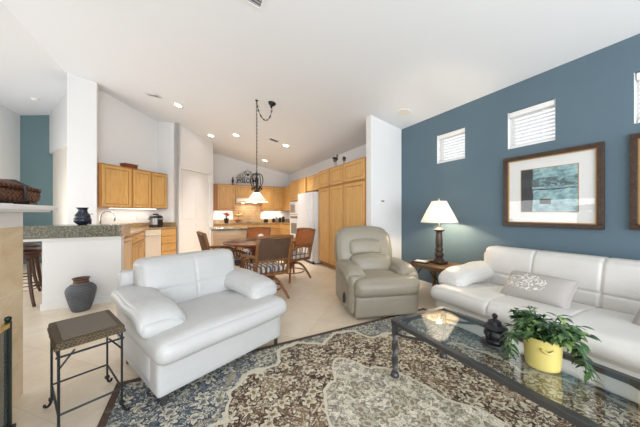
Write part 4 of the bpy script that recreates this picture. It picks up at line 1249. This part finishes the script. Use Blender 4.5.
# end table, lamp
t = thing('end_table', 'low dark wood end table holding the lamp between recliner and sofa', 'table', (3.17, 2.46, 0))
obj('tabletop', box(B(), -.25, .29, -.27, .29, .485, .52, .006), 'end_wood', t)
bm = B(); box(bm, -.22, .26, -.24, .26, .455, .485)
obj('apron', bm, 'end_wood', t)
for x in (-.2, .24):
    for y in (-.22, .24):
        bm = B(); vs = []
        for z, w_ in ((0, .016), (.43, .024)): vs.append([bm.verts.new((x+sx*w_, y+sy*w_, z)) for sx, sy in ((-1, -1), (1, -1), (1, 1), (-1, 1))])
        bm.faces.new(vs[0]); bm.faces.new(vs[1])
        for j in range(4): bm.faces.new((vs[0][j], vs[0][(j+1) % 4], vs[1][(j+1) % 4], vs[1][j]))
        obj('leg', bm, 'end_wood', t)
bm = B()
for y in (-.22, .24): tube(bm, bez([(-.2, y, .3), (-.1, y, .36), (-.02, y, .43)], 6), .008, 6)
for x in (-.2, .24): tube(bm, bez([(x, -.22, .3), (x, -.12, .36), (x, -.04, .43)], 6), .008, 6)
obj('corner_brace', bm, 'black_metal', t)
t = thing('table_lamp', 'lit table lamp with dark turned wooden base and cream pleated shade', 'lamp', (3.20, 2.45, .52))
obj('base', box(B(), -.085, .085, -.085, .085, 0, .035, .006), 'lamp_wood', t)
bm = B(); lathe(bm, prof_smooth([(.075, .033), (.07, .06), (.05, .075), (.045, .09), (.062, .12), (.06, .15), (.04, .17), (.052, .19), (.055, .21), (.042, .24), (.046, .26), (.05, .30), (.04, .43), (.038, .46), (.06, .475), (.07, .49), (.06, .505), (.03, .52), (.02, .53)], 4), 24)
obj('column', bm, 'lamp_wood', t, True, auto=60)
bm = B(); tube(bm, [(0, 0, .52), (0, 0, .62)], .008, 8); tube(bm, [(0, 0, .62), (.10, 0, .72), (.085, 0, .84), (0, 0, .92)], .003, 6); tube(bm, [(0, 0, .62), (-.10, 0, .72), (-.085, 0, .84), (0, 0, .92)], .003, 6)
lathe(bm, [(.001, .915), (.010, .918), (.013, .925), (.006, .935), (.011, .943), (.001, .95)], 10)
obj('harp', bm, 'brass', t, True)
bm = B(); n = 96; rr = []
for z, r_ in ((.60, .25), (.61, .246), (.71, .197), (.81, .147), (.903, .102), (.91, .10)):
    rr.append([bm.verts.new(((r_+.0022*(-1)**k)*math.cos(2*PI*k/n), (r_+.0022*(-1)**k)*math.sin(2*PI*k/n), z)) for k in range(n)])
for a, b in zip(rr, rr[1:]):
    for k in range(n): bm.faces.new((a[k], a[(k+1) % n], b[(k+1) % n], b[k]))
obj('lamp_shade', bm, 'lamp_shade', t, True)
bm = B(); tube(bm, [(.249*math.cos(2*PI*k/48), .249*math.sin(2*PI*k/48), .602) for k in range(48)], .005, 6, True)
tube(bm, [(.101*math.cos(2*PI*k/32), .101*math.sin(2*PI*k/32), .908) for k in range(32)], .004, 6, True)
obj('shade_trim', bm, 'paper', t, True)
obj('bulb', lathe(B(), prof_smooth([(.012, .62), (.016, .65), (.032, .70), (.028, .735), (.002, .755)], 4), 14), 'bulb', t, True)
def point(name, parent, loc, e, col=(1, .8, .55), r=.03):
    l = bpy.data.lights.new(name, 'POINT'); l.energy = e; l.color = col; l.shadow_soft_size = r
    o = bpy.data.objects.new(name, l); COL.objects.link(o); o.parent = parent; o.location = loc; return o
point('lamp_light', t, (0, 0, .70), 22, (1, .80, .55), .03)
t = thing('tray', 'black tray with papers lying on the end table in front of the lamp', 'tray', (3.03, 2.62, .52), R(20))
obj('tray_body', box(B(), -.085, .085, -.11, .11, 0, .02, .005), 'book_dark', t)
obj('paper', box(B(), -.06, .055, -.085, .08, .02, .028, .001), 'paper', t)

# pictures
def picture(cy, czz, w, h, label):
    t = thing('framed_picture', label, 'picture', (XB-.001, cy, czz), R(-90), 'framed pictures on the blue wall')
    fw = .048
    bm = B()
    for (x0, x1, z0, z1) in ((-w/2, w/2, h/2-fw, h/2), (-w/2, w/2, -h/2, -h/2+fw), (-w/2, -w/2+fw, -h/2+fw, h/2-fw), (w/2-fw, w/2, -h/2+fw, h/2-fw)):
        box(bm, x0, x1, -.04, 0, z0, z1, .006)
    obj('frame', bm, 'frame_wood', t)
    bm = B(); a, b = w/2-fw, h/2-fw; g_ = .010
    for (x0, x1, z0, z1) in ((-a, a, b-g_, b), (-a, a, -b, -b+g_), (-a, -a+g_, -b+g_, b-g_), (a-g_, a, -b+g_, b-g_)): box(bm, x0, x1, -.028, -.005, z0, z1)
    obj('gilt_liner', bm, 'frame_gold', t)
    obj('mat_board', box(B(), -a+g_, a-g_, -.012, -.004, -b+g_, b-g_), 'mat_board', t)
    pw, ph = .245, .243
    bm = B(); g2 = .007
    for (x0, x1, z0, z1) in ((-pw-g2, pw+g2, ph, ph+g2), (-pw-g2, pw+g2, -ph-g2, -ph), (-pw-g2, -pw, -ph, ph), (pw, pw+g2, -ph, ph)): box(bm, x0, x1, -.0155, -.012, z0, z1)
    obj('inner_fillet', bm, 'frame_gold', t)
    obj('print', box(B(), -pw, pw, -.0145, -.012, -ph, ph), 'print', t)
    obj('glazing', box(B(), -a+g_, a-g_, -.022, -.02, -b+g_, b-g_), 'picture_glass', t)
    return t
picture(1.31, 1.515, .86, .84, 'large framed abstract teal print with white mat above the sofa')
picture(.295, 1.53, .86, .85, 'dark framed picture on the blue wall cut off by the right edge of the photo')

# thermostat
t = thing('thermostat', 'small white thermostat on the white partition above the recliner', 'thermostat', (3.03, YS, 1.45))
obj('case', box(B(), -.05, .05, -.022, 0, -.045, .045, .006), 'white_plastic', t)
obj('display', box(B(), -.03, .035, -.025, -.02, .01, .034, .001), 'grey_screen', t)

# ================================================================== DINING
TC = Vector((1.0, 4.5, 0))
t = thing('dining_table', 'round red brown wooden dining table under the hanging lamp', 'table', TC)
obj('tabletop', lathe(B(), [(.001, .715), (.50, .715), (.55, .725), (.56, .74), (.55, .752), (.001, .752)], 40), 'table_wood', t, True, auto=40)
obj('apron', lathe(B(), [(.22, .66), (.24, .66), (.24, .716), (.22, .716)], 32), 'table_wood', t, True, auto=40)
obj('pedestal', lathe(B(), prof_smooth([(.14, .1), (.16, .14), (.09, .22), (.11, .34), (.12, .42), (.08, .52), (.13, .6), (.2, .66)], 4), 24), 'table_wood', t, True)
for k in range(4):
    a = PI/4+k*PI/2; c, s_ = math.cos(a), math.sin(a)
    obj('foot', tube(B(), bez([(.08*c, .08*s_, .16), (.2*c, .2*s_, .22), (.28*c, .28*s_, .03), (.38*c, .38*s_, .028)], 10), [.035]*6+[.03, .028, .026, .025, .024], 8), 'table_wood', t, True)
def oval(loc, label):
    o = obj('placemat', lathe(B(), [(.001, 0), (.20, 0), (.205, .003), (.2, .006), (.001, .006)], 28), 'book_dark', None, loc=loc)
    o.scale = (.95, .75, 1); tag(o, label, 'placemat', 'placemats on the dining table')
oval((TC.x-.30, TC.y+.05, .752), 'dark oval placemat at the left side of the dining table')
oval((TC.x+.06, TC.y+.30, .752), 'dark oval placemat at the far side of the dining table')
t = thing('candle_holder', 'white square candle holder standing on the dining table', 'candle', (TC.x+.08, TC.y-.05, .752))
obj('holder', box(B(), -.045, .045, -.045, .045, 0, .12, .006), 'porcelain', t)
obj('candle', lathe(B(), [(.03, .119), (.03, .132), (.001, .13)], 16), 'paper', t)

def chair(loc, rz, label, panel):
    """rattan swivel chair, local front = +y"""
    t = thing('dining_chair', label, 'chair', loc, rz, 'rattan dining chairs around the table')
    obj('seat_frame', soft(B(), (0, 0, .40), (.52, .50, .05), .02, n=6), 'rattan', t, True)
    obj('seat_cushion', soft(B(), (0, .01, .455), (.48, .46, .08), .035, (0, 0, .012), 10), 'stripe', t, True)
    bm = B()
    bp = {}
    for sg in (-1, 1):
        pts = bez([(sg*.235, -.23, .38), (sg*.24, -.27, .6), (sg*.25, -.36, .93)], 8); bp[sg] = pts
        tube(bm, pts, .022, 8)
    tube(bm, bez([(-.262, -.36, .925), (-.1, -.39, .945), (.1, -.39, .945), (.262, -.36, .925)], 8), .024, 8)
    tube(bm, bez([(-.24, -.262, .60), (0, -.29, .60), (.24, -.262, .60)], 6), .018, 8)
    obj('back_frame', bm, 'rattan', t, True)
    bm = B(); n = 8; g0 = []
    for th in (0, .012):
        g_ = []
        for i in range(n+1):
            row = []
            for j in range(n+1):
                u = -1+2*i/n; k = j/n
                y = -.265-.10*k-.02*(1-u*u); row.append(bm.verts.new((u*.222, y-th+.006, 0.61+.30*k)))
            g_.append(row)
        g0.append(g_)
        for i in range(n):
            for j in range(n): bm.faces.new((g_[i][j], g_[i+1][j], g_[i+1][j+1], g_[i][j+1]))
    obj('woven_back', bm, panel, t, True)
    for sg in (-1, 1):
        pts = bez([(sg*.245, -.28, .66), (sg*.30, -.1, .66), (sg*.31, .15, .66), (sg*.27, .24, .60)], 10)
        ar = obj('arm', tube(B(), pts+[(sg*.25, .235, .42)], [.022]*11+[.018], 8), 'rattan', t, True)
        for k in range(5):
            q = pts[1+k*2 if k < 5 else 9]; obj('spindle', tube(B(), [(q.x, q.y, q.z), (sg*.25, q.y*.9+.0, .41)], .009, 6), 'rattan', ar, True)
    for k in range(5):
        x = -.17+.085*k; obj('back_spindle', tube(B(), [(x, -.275, .60), (x, -.245, .41)], .009, 6), 'rattan', t, True)
    bm = B(); lathe(bm, [(.05, .22), (.055, .26), (.04, .30), (.05, .36), (.11, .385)], 14)
    obj('pedestal', bm, 'rattan', t, True)
    for k in range(4):
        a = PI/4+k*PI/2; c, s_ = math.cos(a), math.sin(a)
        obj('leg', tube(B(), bez([(.03*c, .03*s_, .30), (.2*c, .2*s_, .36), (.28*c, .28*s_, .15), (.36*c, .36*s_, .02)], 12), [.024-.006*i/12 for i in range(13)], 8), 'rattan', t, True)
    obj('ring_stretcher', tube(B(), [(.235*math.cos(2*PI*k/24), .235*math.sin(2*PI*k/24), .16) for k in range(24)], .011, 6, True), 'rattan', t, True)
    return t
CH = chair((.95, 3.64, 0), R(8), 'rattan dining chair with its back to the camera, nearest of the four', 'wicker')
def rechair(loc, rz, label, mat):
    c = dup(CH, loc, rz, label)
    for k in kids(c):
        if k.name.startswith('woven_back'):
            k.data = k.data.copy(); k.data.materials.clear(); k.data.materials.append(M[mat])
rechair((1.68, 4.48, 0), R(108), 'rattan dining chair with honey woven back, turned sideways right of the table', 'wicker_orange')
rechair((.47, 4.50, 0), R(-80), 'rattan dining chair left of the table, seen beyond the white armchair', 'wicker')
rechair((1.10, 5.20, 0), R(148), 'rattan dining chair with honey woven back on the far side of the table', 'wicker_orange')

# pendant lamp
HK = Vector((1.04, 4.6)); zc_h = cz(HK.x)
t = thing('pendant_lamp', 'hanging lamp with black scroll iron and alabaster shade over the dining table', 'lamp', (HK.x, HK.y, 1.46))
ztop = zc_h-1.46
obj('ceiling_hook', lathe(B(), [(.03, 0), (.03, -.006), (.012, -.02), (.01, -.05), (.001, -.055)], 12, (0, 0, ztop)), 'black_metal', t, True)
bm = B()
def chain(bm, pts, step=.034):
    seg = []
    for a, b in zip(pts, pts[1:]):
        a, b = Vector(a), Vector(b); n = max(1, int((b-a).length/step))
        for k in range(n): seg.append((a.lerp(b, k/n), a.lerp(b, (k+1)/n)))
    for i, (a, b) in enumerate(seg):
        d = (b-a); m_ = (a+b)/2; L = d.length*.68; d.normalize()
        r1 = d.cross(Vector((.3, .9, .1))).normalized(); s_ = r1 if i % 2 else d.cross(r1).normalized()
        tube(bm, [m_+d*(L*math.cos(2*PI*k/10))+s_*(.010*math.sin(2*PI*k/10)) for k in range(10)], .0042, 5, True)
chain(bm, [(0, 0, .53), (0, 0, ztop-.04)])
obj('chain', bm, 'black_metal', t)
CX, CY = 1.29, 4.47; zcan = cz(CX)-1.46
bm = B(); p0 = V((0, 0, ztop-.045)); p1 = V((CX-HK.x, CY-HK.y, zcan-.09))
sw = bez([p0, p0+V((.05, -.02, -.36)), p1+V((-.03, .02, -.36)), p1], 12)
chain(bm, sw); tube(bm, sw, .004, 5)
obj('swag_chain', bm, 'black_metal', t)
obj('canopy', lathe(B(), [(.072, .012), (.07, -.01), (.05, -.04), (.02, -.065), (.012, -.1), (.001, -.1)], 20), 'black_metal', t, True, loc=(CX-HK.x, CY-HK.y, zcan), rot=(0, math.atan(.2), 0))
bm = B(); lathe(bm, prof_smooth([(.010, .55), (.024, .51), (.014, .47), (.034, .40), (.018, .34), (.026, .28), (.016, .24), (.05, .20), (.03, .17)], 3), 14)
obj('stem', bm, 'black_metal', t, True)
bm = B()
for k in range(4):
    a = PI/4+k*PI/2; c, s_ = math.cos(a), math.sin(a)
    tube(bm, bez([(.015*c, .015*s_, .51), (.16*c, .16*s_, .56), (.17*c, .17*s_, .28), (.03*c, .03*s_, .25)], 12), .0085, 6)
    pts = [((.085+.03*(1-u*.6)*math.cos(u*8))*c, (.085+.03*(1-u*.6)*math.cos(u*8))*s_, .235+.03*(1-u*.6)*math.sin(u*8)) for u in [i/12 for i in range(13)]]
    tube(bm, pts, .0075, 5)
obj('scrollwork', bm, 'black_metal', t, True)
obj('glass_shade', lathe(B(), [(.205, .0), (.208, .004), (.17, .035), (.125, .085), (.09, .13), (.07, .16), (.05, .175), (.03, .18)], 36, cap=False), 'pendant_glass', t, True)
obj('bulb', lathe(B(), prof_smooth([(.012, .17), (.03, .12), (.028, .10), (.002, .075)], 4), 12), 'bulb', t, True)
point('pendant_light', t, (0, 0, .105), 6, (1, .86, .66), .025)

# ================================================================== CEILING FITTINGS
SL = math.atan(.2)
DL = [(-.292, 6.187, 'nearest the sink wall'), (.447, 7.641, 'by the closet corner'), (1.013, 6.9, 'above the kitchen island'), (2.237, 6.416, 'in front of the fridge'), (2.224, 8.575, 'in front of the range hood')]
for x, y, w in DL:
    t = thing('recessed_light', 'lit round recessed ceiling light '+w, 'ceiling light', (x, y, cz(x)), 0, 'recessed kitchen lights', rot=(0, SL, 0))
    bm = B(); n = 24
    lathe(bm, [(.10, 0), (.098, -.008), (.078, -.01), (.072, -.002)], 24, cap=False); obj('trim_ring', bm, 'trim', t, True)
    obj('lens', lathe(B(), [(.074, -.001), (.06, -.006), (.001, -.007)], 24), 'downlight', t)
    l = bpy.data.lights.new('downlight_lamp', 'SPOT'); l.energy = 190; l.color = (1, .93, .86); l.spot_size = R(55 if 'closet' in w else 88); l.spot_blend = 1.0; l.shadow_soft_size = .06
    o = bpy.data.objects.new('downlight_lamp', l); COL.objects.link(o); o.parent = t; o.location = (0, 0, -.03); o.rotation_euler = (0, -SL, 0)
def vent(x, y, w, h, rz, label, nsl, grp=True):
    t = thing('air_vent', label, 'vent', (x, y, cz(x)), 0, None, rot=(0, SL, rz))
    bm = B(); f = .022
    box(bm, -w/2, w/2, h/2-f, h/2, -.012, 0, .002); box(bm, -w/2, w/2, -h/2, -h/2+f, -.012, 0, .002)
    box(bm, -w/2, -w/2+f, -h/2+f, h/2-f, -.012, 0, .002); box(bm, w/2-f, w/2, -h/2+f, h/2-f, -.012, 0, .002)
    if nsl > 6: box(bm, -.01, .01, -h/2+f, h/2-f, -.011, 0)
    obj('frame', bm, 'trim', t)
    obj('duct', box(B(), -w/2+f, w/2-f, -h/2+f, h/2-f, -.003, -.001), 'grey_screen', t)
    for k in range(nsl):
        y_ = -h/2+f+(k+.5)*(h-2*f)/nsl
        obj('louver', box(B(), -w/2+f, w/2-f, -.004, .004, -.001, .001), 'steel', t, loc=(0, y_, -.006), rot=(R(35), 0, 0))
    return t
vent(-.713, 6.138, .30, .20, R(-35), 'small white air vent in the ceiling near the sink wall', 5)
vent(1.873, 6.313, .26, .18, 0, 'small grey air vent in the ceiling before the fridge', 5)
vent(.47, 2.45, .36, .36, R(0), 'square air vent in the ceiling at the top edge of the photo', 9)
t = thing('ceiling_speaker', 'round white ceiling speaker next to the blue wall corner', 'speaker', (3.10, 3.03, cz(3.10)), 0, rot=(0, SL, 0))
obj('rim', lathe(B(), [(.115, 0), (.113, -.008), (.10, -.009), (.098, -.004)], 28, cap=False), 'trim', t, True)
obj('grille', lathe(B(), [(.099, -.004), (.001, -.0065)], 28), plain and 'paper', t)
t = thing('smoke_detector', 'round white smoke detector on the left ceiling slope', 'smoke detector', (-3.14, 7.8, cz(-3.14)), 0, rot=(0, -SL, 0))
obj('base', lathe(B(), [(.07, 0), (.07, -.012), (.001, -.012)], 20), 'white_plastic', t)
obj('cover', lathe(B(), [(.064, -.012), (.058, -.036), (.03, -.042), (.001, -.042)], 20), 'white_plastic', t, True, auto=40)
